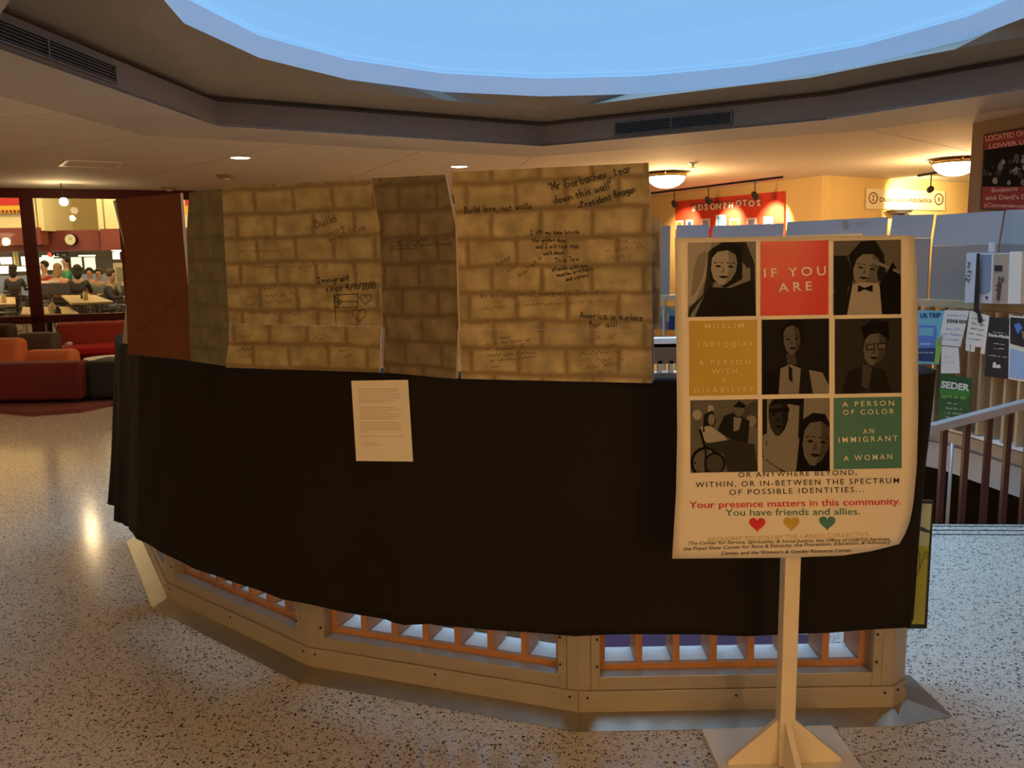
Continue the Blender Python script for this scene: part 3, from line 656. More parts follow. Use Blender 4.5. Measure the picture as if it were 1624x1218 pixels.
hand('handwriting', [('Build', 502, 362, 536, 350, 12), ('not', 522, 374, 552, 362, 9), ('walls', 522, 384, 585, 364, 12)], pC, m_inkf, bC, 1.1, seed=12)
scrawl('handwriting', [(375, 400, 470, 398, 10), (395, 424, 520, 424, 9), (418, 462, 470, 450, 9), (392, 472, 470, 468, 8), (392, 485, 476, 478, 10), (395, 497, 480, 500, 8), (370, 537, 402, 533, 7), (372, 547, 430, 543, 9), (374, 557, 430, 553, 8), (378, 568, 400, 566, 7)], pC, m_inkf, bC, .9, 13)
scrawl('handwriting', [(480, 543, 528, 535, 9), (492, 553, 526, 550, 7), (532, 551, 558, 545, 7), (536, 559, 562, 554, 7), (545, 567, 560, 564, 6)], pC, m_inkf, bC, .9, 14)
scrawl('handwriting', [(617, 385, 712, 381, 8), (618, 391, 716, 388, 7), (618, 397, 670, 394, 6)], pD, m_ink, bD, .9, 15)
scrawl('handwriting', [(640, 476, 688, 464, 7), (625, 543, 660, 541, 8), (642, 452, 690, 444, 6), (712, 508, 722, 508, 6)], pD, m_inkf, bD, .8, 16)
scrawl('handwriting', [(262, 494, 286, 476, 9), (262, 492, 284, 472, 5), (220, 528, 240, 510, 9), (262, 392, 285, 385, 8)], pA, mat('marker_on_orange', (.06, .02, .012), .8), bA, .9, 17)
scrawl('handwriting', [(312, 480, 330, 462, 9), (312, 492, 328, 480, 9)], pB, mat('marker_on_olive', (.09, .07, .05), .8), bB, .8, 18)

# white letter sheet pinned on the cloth
t = None
SP = atz(600, 1040, 0); pp, qq = circ(240), circ(260); d = (qq - pp).normalized(); nn = Vector((d.y, -d.x, 0))
base = pp + nn * .085
sheet_n = (nn + Vector((0, 0, .04))).normalized()
mpS = plane_map(base + Vector((0, 0, .9)) + nn * .02, sheet_n, .0006)
cS = mpS(605, 732); t = thing('letter_sheet', 'white typed letter sheet pinned to the black cloth', 'paper', cS)
mb = MB(); q = [mpS(x, y) for x, y in ((557, 604), (647, 602.5), (655, 732), (565, 731))]; mb.prism(q, -nn * .001); mb.build('sheet', m_paper, t)
mb = MB(); rnd = random.Random(5)
rows = [617 + 3.55 * i for i in range(7)] + [646 + 3.55 * i for i in range(6)] + [670.5 + 3.55 * i for i in range(5)] + [692, 695.5] + [702.5, 706]
ends = [632, 630, 634, 634, 634, 624, 613, 624, 636, 616, 635, 636, 625, 635, 636, 636, 635, 580, 639, 576, 595, 604]
for i, (y, e) in enumerate(zip(rows, ends)):
    x = 568 + (y - 617) * .06; 
    while x < e:
        w = rnd.uniform(2, 7); w = min(w, e - x); stroke_mesh(mb, [(x, y), (x + w, y - .1)], mpS, 1, .9); x += w + 1.1
mb.build('typed_lines', m_inkg, t, fix=False)

# ------------------------------------------------------------------ poster stand
YP = 2.40
t = thing('poster_stand', 'cream painted wooden stand with a flat base and four braces', 'stand', (.86, 2.47, 0))
PB = [atz(1113, 1156, .018), atz(1319, 1150, .018), None, None]
u = (PB[1] - PB[0]); v = Vector((u.y, -u.x, 0)); PB[2] = PB[1] + v; PB[3] = PB[0] + v
mb = MB(); mb.prism([Vector((p.x, p.y, .001)) for p in PB], (0, 0, .018)); mb.build('base_board', m_stand, t, bevel=.002)
cb = (PB[0] + PB[1] + PB[2] + PB[3]) / 4; px0 = atY(1244, 1180, cb.y + .02).x
un = u.normalized(); vn = v.normalized(); C0 = Vector((px0, cb.y + .02, .0195)); hw = .0235
top = atY(1240, 395, YP + .04)
cor = [C0 + un * a * hw + vn * b * hw for a, b in ((-1, -1), (1, -1), (1, 1), (-1, 1))]
mb = MB(); mb.prism(cor, (-.004, -.01, 1.6)); mb.build('pole', m_stand, t, bevel=.002)
for dd, ln in ((un, .155), (-un, .155), (vn, .155), (-vn, .12)):
    sd = Vector((-dd.y, dd.x, 0)) * .0095; s0 = C0 + dd * (hw + .0005)
    mb = MB(); mb.prism([s0 - sd, s0 + dd * ln - sd, s0 + dd * ln - sd + Vector((0, 0, .012)), s0 - sd + Vector((0, 0, .15))], sd * 2); mb.build('brace', m_stand, t, bevel=.001)
for x, y in ((1231, 1186), (1252, 1186)):
    pass
# the poster: a curled sheet
def lerp(a, b, f): return a + (b - a) * f
def curve(tab, v):
    for (v0, a), (v1, b) in zip(tab, tab[1:]):
        if v <= v1: f = (v - v0) / (v1 - v0); f = f * f * (3 - 2 * f) if False else f; return lerp(a, b, f)
    return tab[-1][1]
XLt = [(0, 1070), (.25, 1072), (.6, 1074), (.8, 1072), (1, 1066)]
XRt = [(0, 1450), (.12, 1454), (.3, 1456), (.55, 1456.5), (.75, 1454), (.88, 1448), (.95, 1440), (1, 1426)]
def depth(u, v):
    curl = max(0, u - .62) / .38; Y = YP - .025 * math.sin(math.pi * u) - .01
    Y += .05 * curl ** 2 * (0.25 + .75 * v ** 3) + .03 * max(0, .12 - u) * 4 * v; return Y
def poster_uv(x, y): return (min(1, max(0, (x - 1070) / 384.0)), min(1, max(0, (y - 376) / 500.0)))
def mpP(x, y, l=0): u_, v_ = poster_uv(x, y); return atY(x, y, depth(u_, v_) - .0013 * l)
nu, nv = 24, 30; vs = []
for j in range(nv + 1):
    v_ = j / nv
    for i in range(nu + 1):
        u_ = i / nu; yb = curve([(0, 886), (.5, 884.5), (.75, 881), (.88, 874), (1, 863)], u_); yy = lerp(lerp(377, 373, u_), yb, v_)
        vs.append(mpP(lerp(curve(XLt, v_), curve(XRt, v_), u_), yy))
mb = MB(); mb.add(vs, [[j * (nu + 1) + i, j * (nu + 1) + i + 1, (j + 1) * (nu + 1) + i + 1, (j + 1) * (nu + 1) + i] for j in range(nv) for i in range(nu)])
m_poster = mat('poster_paper', (.80, .75, .66), .34, spec=.5, coat=.25)
pt = thing('large_poster', 'large white poster with a grid of nine coloured and photo squares on the stand', 'poster', mpP(1245, 880))
mb.build('sheet', m_poster, pt, smooth=True, fix=False).modifiers.new('thickness', 'SOLIDIFY').thickness = -.0006
gl = dict(rough=.32, coat=.2)
m_pr, m_py, m_pg = mat('poster_red', (.62, .012, .022), **gl), mat('poster_mustard', (.50, .36, .05), **gl), mat('poster_teal', (.055, .20, .18), **gl)
G = [mat('print_tone_%d' % k, (v, v * .95, v * .88), .6, spec=.08) for k, v in enumerate((.004, .011, .028, .06, .12, .21, .34, .5))]
m_ptext = mat('poster_letter_white', (.80, .75, .66), .35)
def tile(name, x0, y0, x1, y1, m, polys=(), lab=None):
    # subdivide the background so that it follows the curl
    mb = MB(); n = 8
    for i in range(n):
        for j in range(n): 
            f = lambda a, b: (lerp(x0, x1, a / n), lerp(y0, y1, b / n) - (lerp(0, 2, (a / n)) ))
            mb.add([mpP(*f(i, j), 1), mpP(*f(i + 1, j), 1), mpP(*f(i + 1, j + 1), 1), mpP(*f(i, j + 1), 1)], [(0, 1, 2, 3)], 0)
    o = mb.build(name, m, pt, fix=False)
    if lab: o['label'] = lab
    if polys:
        mb = MB(); w = x1 - x0; h = y1 - y0
        for k, (pts, g) in enumerate(polys):
            q = [(x0 + min(1, max(0, px)) * w, y0 + min(1, max(0, py)) * h - 2 * min(1, max(0, px))) for px, py in pts]
            cxx = sum(p[0] for p in q) / len(q); cyy = sum(p[1] for p in q) / len(q)
            mb.add([mpP(x, y, 1.25 + .12 * k) for x, y in q] , [list(range(len(q)))], g)
        mb.build('figure_print', G, o, fix=False)
    return o
def E(cx, cy, rx, ry, n=18, a0=0, a1=360): return circ_px(cx, cy, rx, ry, n, a0, a1)
def face(cx, cy, w, h, sk, dk, tilt=0.0):
    """a small toned portrait head: shaded side, brows, eyes, nose, lips"""
    c, s = math.cos(tilt), math.sin(tilt)
    def T(pts): return [(cx + (x * c - y * s) * w, cy + (x * s + y * c) * h) for x, y in pts]
    jaw = [(-.48, -.45), (-.3, -.75), (.1, -.85), (.42, -.62), (.5, -.2), (.47, .25), (.3, .68), (.05, .95), (-.15, .95), (-.38, .62), (-.5, .15)]
    return [(T(jaw), sk), (T([(.1, -.85), (.42, -.62), (.5, -.2), (.47, .25), (.3, .68), (.05, .95), (.18, .5), (.2, -.1)]), max(0, sk - 1)),
            (T([(-.40, -.22), (-.22, -.22), (-.05, -.22), (-.06, -.16), (-.22, -.23), (-.40, -.15)]), dk), (T([(.1, -.22), (.26, -.22), (.42, -.2), (.42, -.13), (.26, -.23), (.1, -.15)]), dk),
            (T([(-.36, -.02), (-.22, -.09), (-.09, -.01), (-.22, .05)]), dk), (T([(.12, -.01), (.26, -.08), (.39, .01), (.26, .06)]), dk),
            (T([(-.02, -.05), (.05, .27), (.0, .33), (-.12, .30), (-.08, .22)]), max(0, sk - 1)), (T([(-.2, .52), (-.05, .46), (.02, .49), (.1, .46), (.22, .53), (.02, .62)]), max(0, dk))]
X3 = [(1090, 1200), (1207, 1315), (1323, 1430)]; Y3 = [(384, 502), (508, 626), (633, 750)]
# 1 portrait in a head scarf
tile('photo_print', 1091, 385, 1199, 503, G[5], [([(0, 0), (.35, 0), (.25, .5), (.1, .8), (0, .85)], 6), ([(.3, .12), (.5, 0), (.85, 0), (.98, .3), (1, 1), (.0, 1), (.02, .88), (.22, .7), (.27, .45)], 2),
     ([(.35, .08), (.55, .0), (.8, .06), (.8, .5), (.55, .62), (.33, .5)], 1)] + face(.53, .33, .38, .26, 6, 1, .05) + [([(.3, .6), (.62, .62), (.98, .5), (1, 1), (.1, 1)], 1)])
tile('red_square', 1206, 383, 1314, 501, m_pr)
tile('photo_print', 1322, 382, 1429, 500, G[4], [([(.0, .2), (.2, .2), (.3, .5), (.2, .85), (0, .65)], 1), ([(.22, .2), (.4, .02), (.62, 0), (.75, .2), (.78, .55), (.3, .55)], 1)] + face(.48, .38, .36, .24, 5, 1, .22) +
     [([(.22, .62), (.4, .56), (.66, .58), (.75, .75), (.72, 1), (.15, 1)], 6), ([(.0, .7), (.28, .6), (.2, 1), (0, 1)], 1), ([(.68, .6), (.88, .3), (1, .5), (1, 1), (.72, 1)], 0), ([(.36, .6), (.46, .64), (.58, .6), (.58, .7), (.46, .66), (.36, .7)], 0), ([(.5, .22), (.98, .42), (.98, .46), (.5, .27)], 5)])
tile('mustard_square', 1093, 509, 1201, 628, m_py)
tile('photo_print', 1208, 507, 1315, 626, G[1], [([(.3, .1), (.45, 0), (.62, .03), (.62, .3), (.3, .3)], 0)] + face(.45, .27, .25, .22, 4, 0, -.05) + [([(.36, .46), (.5, .48), (.52, .6), (.38, .6)], 3), ([(.27, .66), (.42, .6), (.58, .66), (.55, 1), (.24, 1)], 5), ([(.4, .62), (.45, .66), (.46, .85), (.4, .8)], 1), ([(.7, .68), (.9, .72), (1, .9), (1, 1), (.76, 1)], 5), ([(.05, .7), (.28, .62), (.25, 1), (.02, 1)], 0)])
tile('photo_print', 1324, 506, 1430, 625, G[2], [([(.4, .12), (.55, .02), (.8, .05), (.82, .3), (.45, .38)], 0)] + face(.6, .4, .34, .24, 4, 0, .1) + [([(.2, .7), (.45, .62), (.75, .7), (.85, 1), (.1, 1)], 1), ([(.42, .6), (.56, .66), (.5, .95), (.4, .9)], 3), ([(.46, .36), (.6, .33), (.6, .42), (.47, .43)], 0), ([(.63, .33), (.78, .33), (.77, .42), (.64, .42)], 0), ([(.48, .365), (.585, .345), (.585, .405), (.485, .415)], 4), ([(.645, .345), (.765, .345), (.755, .405), (.65, .405)], 4)])
tile('photo_print', 1095, 635, 1202, 750, G[4], [([(0, 0), (1, 0), (1, .4), (.6, .2), (.3, .3), (0, .25)], 3), (E(.1, .2, .07, .07, 10), 6), (E(.3, .12, .05, .05, 10), 6), (E(.9, .3, .08, .08, 10), 5),
     ([(.2, .2), (.33, .14), (.38, .3), (.3, .42), (.18, .44)], 1), (E(.31, .27, .05, .08, 10), 5), ([(.15, .36), (.3, .36), (.5, .5), (.58, .6), (.3, .62), (.15, .52)], 6), ([(.5, .22), (.65, .18), (.88, .3), (.85, .6), (.6, .55), (.4, .42)], 1), ([(.64, .24), (.76, .26), (.72, .42), (.64, .44)], 5), (E(.72, .14, .08, .1, 12), 4), ([(.63, .1), (.72, .02), (.82, .08), (.8, .12)], 0),
     ([(.2, .6), (.6, .55), (.95, .62), (1, 1), (.55, 1), (.5, .75), (.3, .7)], 2), ([(.12, .4), (.16, .4), (.26, .72), (.22, .72)], 0), (E(.22, .86, .22, .22, 18, 0, 360), 0), (E(.22, .86, .18, .18, 18), 4), (E(.36, .88, .16, .16, 18), 0), (E(.36, .88, .13, .13, 18), 3), ([(.05, .85), (.5, .86), (.5, .89), (.05, .88)], 1), ([(.21, .65), (.24, .65), (.24, 1), (.21, 1)], 1)])
tile('photo_print', 1209, 633, 1316, 749, G[5], [([(0, 0), (.0, .8), (.3, 1), (.9, 1), (.6, .5), (.62, 0)], 1)] + face(.24, .22, .3, .3, 2, 0, 0) + [([(.1, .1), (.2, .0), (.62, 0), (.55, .1), (.3, .06)], 0), ([(.58, .3), (.75, .2), (.93, .22), (1, .35), (1, 1), (.5, 1)], 0)] + face(.8, .6, .4, .34, 4, 0, .1) + [([(0, .5), (.1, .45), (.05, .62), (.12, .7), (.02, .9)], 5), ([(.1, .14), (.4, .12), (.4, .18), (.1, .19)], 0)])
tile('teal_square', 1322, 631, 1430, 744.5, m_pg)
text('poster_lettering', [('IF YOU', 1212, 440, 1310, 436, 14), ('ARE', 1235, 463, 1288, 460, 14)], mpP, 2.2, m_ptext, pt, .008, 1.5)
text('poster_lettering', [('MUSLIM', 1118, 521, 1180, 520, 8), ('LGBTQQIA+', 1107, 550, 1194, 549, 8), ('A PERSON', 1108, 579, 1190, 578, 8), ('WITH', 1129, 593, 1169, 592, 8), ('A', 1145, 606, 1152, 606, 8), ('DISABILITY', 1101, 623, 1196, 621, 8)], mpP, 2.2, mat('poster_letter_sand', (.70, .58, .30), .35), pt, .008, 1.5)
text('poster_lettering', [('A PERSON', 1336, 645, 1418, 643, 8), ('OF COLOR', 1337, 658, 1418, 656, 8), ('AN', 1369, 688, 1386, 687, 8), ('IMMIGRANT', 1330, 702, 1424, 699, 8.5), ('A WOMAN', 1338, 731, 1415, 728, 8.5)], mpP, 2.2, m_ptext, pt, .008, 1.5)
text('poster_lettering', [('OR ANYWHERE BEYOND,', 1171, 757, 1359, 753, 8), ('WITHIN, OR IN-BETWEEN THE SPECTRUM', 1103, 773, 1426, 766, 8.5), ('OF POSSIBLE IDENTITIES...', 1157, 785, 1370, 780, 8.5)], mpP, 1, m_ink, pt, .008, 1.3)
text('poster_lettering', [('Your presence matters in this community.', 1093, 806, 1429, 800, 10.5)], mpP, 1, m_pr, pt, .012)
text('poster_lettering', [('You have friends and allies.', 1150, 818, 1364, 816, 10.5)], mpP, 1, m_pg, pt, .012)
for cx, cy, m, nm in ((1201, 831, m_pr, 'red'), (1255, 830, m_py, 'mustard'), (1312, 828.5, m_pg, 'teal')):
    h = heart_px(cx, cy, 21); mb = MB(); mb.add([mpP(x, y, 1) for x, y in h] + [mpP(cx, cy, 1)], [(i, (i + 1) % len(h), len(h)) for i in range(len(h))]); o = mb.build('heart_print', m, pt, fix=False); o['label'] = nm + ' heart'
text('poster_lettering', [('BROUGHT TO YOU BY THE LANDIS COLLECTIVE.', 1123, 859, 1380, 850, 6.5)], mpP, 1, mat('poster_letter_tan', (.55, .42, .20), .4), pt, .008)
text('poster_lettering', [('The Center for Service, Spirituality, & Social Justice, the Office of LGBTQ Services,', 1092, 864, 1412, 857, 5), ('the Popel Shaw Center for Race & Ethnicity, the Prevention, Education, & Advocacy', 1084, 873, 1413, 862, 5.2), ('Center, and the Women\'s & Gender Resource Center.', 1144, 880, 1352, 875, 5.2)], mpP, 1, m_ink, pt, .012, shear=.2)
# foam board behind the poster top
t = thing('foam_board', 'cream foam board edge sticking up behind the poster top', 'board', atY(1250, 600, YP + .012))
mb = MB(); mb.prism([atY(x, y, YP + .056) for x, y in ((1150, 377), (1368, 370), (1372, 560), (1150, 560))], (0, .006, 0)); mb.build('panel', m_stand, t)

# ------------------------------------------------------------------ far boards on the far guard
def far_board(label, x0, x1, yt0, yt1, yb, m, flap=None, back=0, mpdef=False):
    P, Q = circ_far(x0, RG - .02 - back), circ_far(x1, RG - .02 - back); d = (Q - P).normalized(); n = Vector((d.y, -d.x, 0))
    if n.dot(P - O) > 0: n = -n
    P.z = Q.z = 1.201
    t = thing('cardboard_wall', label, 'board', P.lerp(Q, .5), 'cardboard boards along the far guard')
    q = [onplane(x, y, P, n) for x, y in ((x0, yt0), (x1, yt1))]
    hfl = flap or 0
    a, b = q; ab = a - Vector((0, 0, hfl)); bb = b - Vector((0, 0, hfl))
    if yb is None: A0, B0 = Vector((a.x, a.y, 1.201)), Vector((b.x, b.y, 1.201))
    else: A0, B0 = onplane(x0, yb, P, n), onplane(x1, yb, P, n)
    A0.z = max(A0.z, 1.201); B0.z = max(B0.z, 1.201)
    mb = MB(); mb.prism([A0, B0, bb, ab], -n * .012); mb.build('cardboard_panel', m, t)
    if flap:
        mb = MB(); bk = -n * .03; mb.prism([ab + Vector((0, 0, .002)), bb + Vector((0, 0, .002)), b + bk, a + bk], -n * .008); mb.build('folded_flap', m_cardlight, t)
    return t, plane_map(P + n * .002, n, .002), n
far_board('narrow dark grey cardboard board just left of the white poster', 1047, 1063, 358, 358, None, m_cardback)
far_board('grey-blue far cardboard board below the left part of the red sign', 1072, 1124, 357, 356, None, m_cardback, .22)
far_board('wide grey-blue far cardboard board below the right part of the red sign', 1129, 1242, 358, 354, None, m_cardback, .22)
fb, mpf, _ = far_board('long grey far cardboard board with a faint round logo, above the white poster', 1246, 1406, 352, 344, None, m_cardback, .2)
flat('logo_print', [(circ_px(1340, 354, 5), 0)], mpf, 1, [m_cardback], fb)
text('logo_print', [('wave', 1356, 356, 1380, 354, 4)], mpf, 1, m_cardback, fb)
far_board('pale grey far cardboard board left of the shipping box', 1412, 1477, 341, 340, None, m_cardback, .2)
far_board('brown far cardboard board behind the shipping box', 1481, 1587, 341, 334, None, m_cardback, .26)
far_board('brown far cardboard board at the right edge of the picture', 1590, 1690, 333, 330, None, m_cardback, .26)

# flyers, shipping box on the far rail (right)
FP, FQ = circ_far(1455, RG - .05), circ_far(1640, RG - .05); fd = (FQ - FP).normalized(); fn = Vector((fd.y, -fd.x, 0)); fn = fn if fn.dot(O - FP) > 0 else -fn
mpF = plane_map(FP + fn * .21, fn, .002)
def flyer(label, quad, m, cat='flyer', lay=0, thick=.004):
    c = sum((mpF(x, y, lay) for x, y in quad), Vector()) / 4; t = thing('hanging_flyer', label, cat, c, 'flyers hanging on the far rail')
    mb = MB(); mb.prism([mpF(x, y, lay) for x, y in quad], -fn * thick); mb.build('sheet', m, t); return t
m_sky_b, m_green, m_dgreen, m_navy, m_dkgr = mat('flyer_sky_blue', (.18, .50, .62), .5), mat('flyer_green', (.28, .50, .06), .5), mat('flyer_dark_green', (.015, .10, .03), .5, var=.5, vscale=6), mat('flyer_navy', (.02, .05, .16), .5), mat('flyer_black', (.02, .02, .025), .5)
m_bluep = mat('flyer_blue', (.10, .22, .60), .5)
t = flyer('blue and green bus trip flyer hanging on the far rail', ((1450, 492), (1498, 493), (1489, 578), (1450, 576)), m_sky_b)
flat('bus_print', [([(1484, 540), (1496, 528), (1489, 576), (1482, 576)], 0), ([(1452, 552), (1484, 552), (1482, 574), (1451, 572)], 1), (([(1453, 516), (1484, 517), (1485, 524), (1483, 552), (1453, 550)]), 2), ([(1457, 519), (1481, 520), (1480, 533), (1457, 532)], 3)], mpF, 1, [m_green, m_navy, m_bluep, m_sky_b], t)
text('flyer_lettering', [('US TRIP', 1459, 504, 1492, 503, 7)], mpF, 2, m_navy, t, .03)
text('flyer_lettering', [('BUSTRIP', 1459, 547, 1476, 547, 3), ('ooo ooo oo', 1455, 560, 1480, 560, 2.5)], mpF, 2, m_paper, t, .02)
t = flyer('white handwritten open ride flyer hanging on the far rail', ((1498, 492), (1537, 493), (1523, 550), (1488, 547)), m_paper, lay=1)
text('flyer_lettering', [('JUDGE RIDE', 1501, 511, 1533, 513, 5)], mpF, 2, m_ink, t, .03)
scrawl('flyer_writing', [(1500, 500, 1532, 502, 3), (1500, 522, 1530, 524, 4), (1497, 530, 1529, 533, 4), (1494, 538, 1526, 541, 4)], mpF, m_bluep, t, .6, 3, 2)
t = flyer('white flyer with torn tear-off tabs beside the handwritten one', ((1538, 493), (1569, 501), (1562, 552), (1531, 545)), m_paper, lay=2)
for k in range(4):
    x = 1532 + k * 8; mb = MB(); yb = 557 + k * 1.5
    if k == 2: yb -= 9
    mb.prism([mpF(a, b, 2) for a, b in ((x, 545 + k * 1.8), (x + 6.6, 546 + k * 1.8), (x + 5.6, yb), (x - 1, yb - 1))], -fn * .003); mb.build('tear_tab', m_paper, t)
scrawl('flyer_writing', [(1542, 505, 1564, 509, 3), (1540, 513, 1562, 517, 3), (1539, 521, 1562, 525, 3), (1537, 529, 1560, 533, 3), (1536, 537, 1556, 540, 3)], mpF, m_dkgr, t, .6, 4, 3)
t = flyer('small white note hanging above the green seder flyer', ((1493, 549), (1520, 551), (1522, 592), (1492, 592)), m_paper, lay=0)
scrawl('flyer_writing', [(1497, 566, 1512, 566, 3), (1497, 575, 1514, 575, 3)], mpF, m_inkg, t, .5, 6, 1)
t = flyer('dark green seder flyer hanging below the white note', ((1491, 592), (1541, 600), (1536, 678), (1487, 677)), m_dgreen, lay=0)
flat('flyer_glow', [([(1491, 612), (1539, 618), (1538, 630), (1490, 626)], 0)], mpF, .7, [mat('flyer_mid_green', (.03, .22, .04), .5)], t)
text('flyer_lettering', [('SEDER', 1492, 614, 1537, 620, 10)], mpF, 1.5, m_paper, t, .04)
text('flyer_lettering', [('april at six', 1493, 630, 1533, 633, 5), ], mpF, 1.5, mat('flyer_lime', (.25, .55, .08), .5), t, .02)
scrawl('flyer_writing', [(1503, 640, 1518, 641, 3), (1500, 648, 1524, 650, 3), (1497, 655, 1526, 657, 3), (1500, 662, 1522, 664, 3)], mpF, m_paper, t, .6, 7, 1.5)
t = flyer('black flyer with white lettering hanging on the far rail', ((1570, 503), (1602, 505), (1598, 601), (1561, 596)), m_dkgr)
text('flyer_lettering', [('Stole-Made', 1567, 533, 1600, 537, 5)], mpF, 1, m_paper, t, .04)
scrawl('flyer_writing', [(1574, 527, 1596, 529, 2.5), (1576, 545, 1594, 547, 3), (1576, 553, 1592, 554, 3), (1568, 564, 1597, 567, 3)], mpF, m_paper, t, .6, 8, 1)
flat('flyer_figure', [([(1575, 575), (1579, 574), (1580, 579), (1586, 578), (1587, 584), (1574, 583)], 0)], mpF, 1, [m_paper], t)
t = flyer('blue and white photo flyer at the right edge of the picture', ((1601, 500), (1660, 506), (1660, 612), (1599, 601)), m_paper)
flat('photo_print', [([(1602, 503), (1660, 508), (1660, 560), (1602, 545)], 0), ([(1602, 552), (1660, 570), (1660, 606), (1600, 598)], 1), ([(1608, 515), (1616, 512), (1622, 520), (1614, 530)], 2), ([(1620, 525), (1640, 527), (1640, 540), (1622, 538)], 3)], mpF, 1, [m_dkgr, mat('flyer_pale_blue', (.35, .50, .75), .5), m_bluep, mat('flyer_skin', (.30, .18, .12), .5)], t)
# shipping box
mpK = plane_map(FP + fn * .20, fn, .003)
def slabk(t, name, quad, m, lay=0, th=.012): mb = MB(); mb.prism([mpK(x, y, lay) for x, y in quad], -fn * th); return mb.build(name, m, t)
t = thing('shipping_box', 'flattened white shipping box with retailer lettering strapped to the far rail', 'box', mpK(1575, 482))
m_tape = mat('label_grey_blue', (.22, .27, .38), .5); m_tan = mat('carton_tan', (.42, .33, .25), .7); m_boxw = mat('carton_white', (.62, .64, .68), .6)
slabk(t, 'carton', ((1533, 401), (1600, 402), (1597, 482), (1530, 480)), m_boxw, 0, .08)
slabk(t, 'side_panel', ((1601, 399), (1621, 399), (1618, 482), (1598, 482)), m_paper, 1, .07)
slabk(t, 'carton_tab', ((1568, 384), (1576, 384), (1576, 400), (1567, 400)), m_boxw, 0, .02)
slabk(t, 'tan_label', ((1576, 403), (1599, 403), (1596, 480), (1573, 480)), m_tan, 1, .003)
slabk(t, 'blue_label', ((1556, 404), (1572, 404), (1570, 462), (1560, 468), (1553, 464)), m_tape, 1, .003)
text('box_lettering', [('Z13', 1536, 449, 1541, 430, 6), ('nd', 1537, 426, 1539, 416, 5)], mpK, 3, m_dkgr, t, .02)
text('box_lettering', [('Zappos', 1584, 438, 1580, 476, 8)], mpK, 3, m_dkgr, t, .03)
flat('box_mark', [([(1577, 421), (1590, 421), (1589, 430), (1577, 430)], 0), ([(1562, 470), (1567, 470), (1565, 477)], 0)], mpK, 3, [m_dkgr], t)
t = thing('black_strap', 'black strap around the shipping box hanging over the far rail', 'strap', mpF(1555, 500))
mb = MB(); q = [mpF(x, y, 8) for x, y in ((1549, 402), (1554, 402), (1552, 490), (1558, 508), (1556, 512), (1551, 512), (1550, 498), (1544, 492))]; mb.prism(q, -fn * .004); mb.build('webbing', m_blackp, t)
tag(bpy.data.objects['webbing'], None)

# green framed board hung at the end of the near guard
gp = plane_map(Vector((1.4, 2.962, 0)), Vector((0, -1, 0)), .001)
t = thing('framed_poster', 'black-framed green and cream poster hanging behind the end of the black cloth', 'poster', gp(1440, 995))
mb = MB(); mb.prism([gp(x, y) for x, y in ((1370, 790), (1481, 795), (1470, 997), (1370, 997))], (0, .02, 0)); mb.build('frame', m_blackp, t)
flat('print', [([(1374, 795), (1478, 799), (1473, 866), (1374, 866)], 0), ([(1374, 866), (1473, 866), (1466, 990), (1374, 990)], 1), ([(1455, 838), (1462, 835), (1475, 842), (1475, 846), (1460, 842)], 2)], gp, 1, [mat('print_cream_blue', (.42, .55, .50), .5), mat('print_olive_green', (.30, .36, .05), .5), m_navy], t)
mb = MB()
for pts in ([(1457, 905), (1467, 878)], [(1458, 900), (1459, 880), (1456, 872)], [(1466, 878), (1470, 874), (1471, 884), (1467, 886)], [(1452, 915), (1458, 903)]): stroke_mesh(mb, pts, gp, 2, 1)
mb.build('sketch_lines', m_dkgr, t, fix=False)

# ------------------------------------------------------------------ stairs on the right, hand rail
sa, sb = Vector((.24, 4.95, 0)), Vector((3.72, 4.70, 0)); sd = (sb - sa).normalized(); sn = Vector((-sd.y, sd.x, 0))
q0 = sa + sd * 2.15; q1 = sa + sd * 3.40
st = thing('stair_flight', 'terrazzo stairs going down beyond the landing at the right', 'stairs', q0.lerp(q1, .5) + sn * .2)
for k in range(9):
    z = -.17 * (k + 1); mb = MB(); a = q0 + sn * (.29 * k + .002); b = q1 + sn * (.29 * k + .002)
    mb.prism([a + Vector((0, 0, z)), b + Vector((0, 0, z)), b + sn * .31 + Vector((0, 0, z)), a + sn * .31 + Vector((0, 0, z))], (0, 0, -.14)); mb.build('step', TERR, st)
for k in range(3):
    mb = MB(); a = q0 - sn * (.045 + .075 * k); b = q1 - sn * (.045 + .075 * k)
    mb.prism([p + Vector((0, 0, .0005)) for p in (a, b, b + sn * .012, a + sn * .012)], (0, 0, .0015)); mb.build('nosing_strip', m_dkgr, st)
t = thing('stair_rail', 'pale hand rail on dark red balusters sloping down beside the stairs', 'railing', atY(1550, 800, 5.25))
YR = 5.32
ra, rb = atY(1478, 688, YR), atY(1690, 634, YR - .1)
mb = MB(); mb.prism([ra, rb, rb + Vector((0, 0, .055)), ra + Vector((0, 0, .055))], (0, .07, 0)); mb.build('hand_rail', mat('rail_taupe', (.33, .29, .27), .45), t, bevel=.004)
for x0, x1 in ((1503, 1498), (1540, 1537), (1576, 1574), (1608, 1606), (1641, 1640)):
    f = (x0 - 1478) / (1690 - 1478); p = ra.lerp(rb, f) + Vector((-.0, .02, -.001)); mb = MB(); mb.box((p.x - .017, p.y, -.336), (p.x + .017, p.y + .034, p.z)); mb.build('baluster', m_redwood, t)
# thin grey posts beyond the rail
for x, lab in ((1495, 'thin pale steel post left of the first dark red baluster'), (1509, 'thin pale steel post right of the first dark red baluster')):
    p = atY(x, 720, 5.6); mb = MB(); mb.tube([(p.x, p.y, -1.2), (p.x, p.y, .30)], .012, 8); o = mb.build('steel_post', mat('pale_steel', (.45, .40, .36), .4, .4), None, smooth=True); tag(o, lab, 'post')

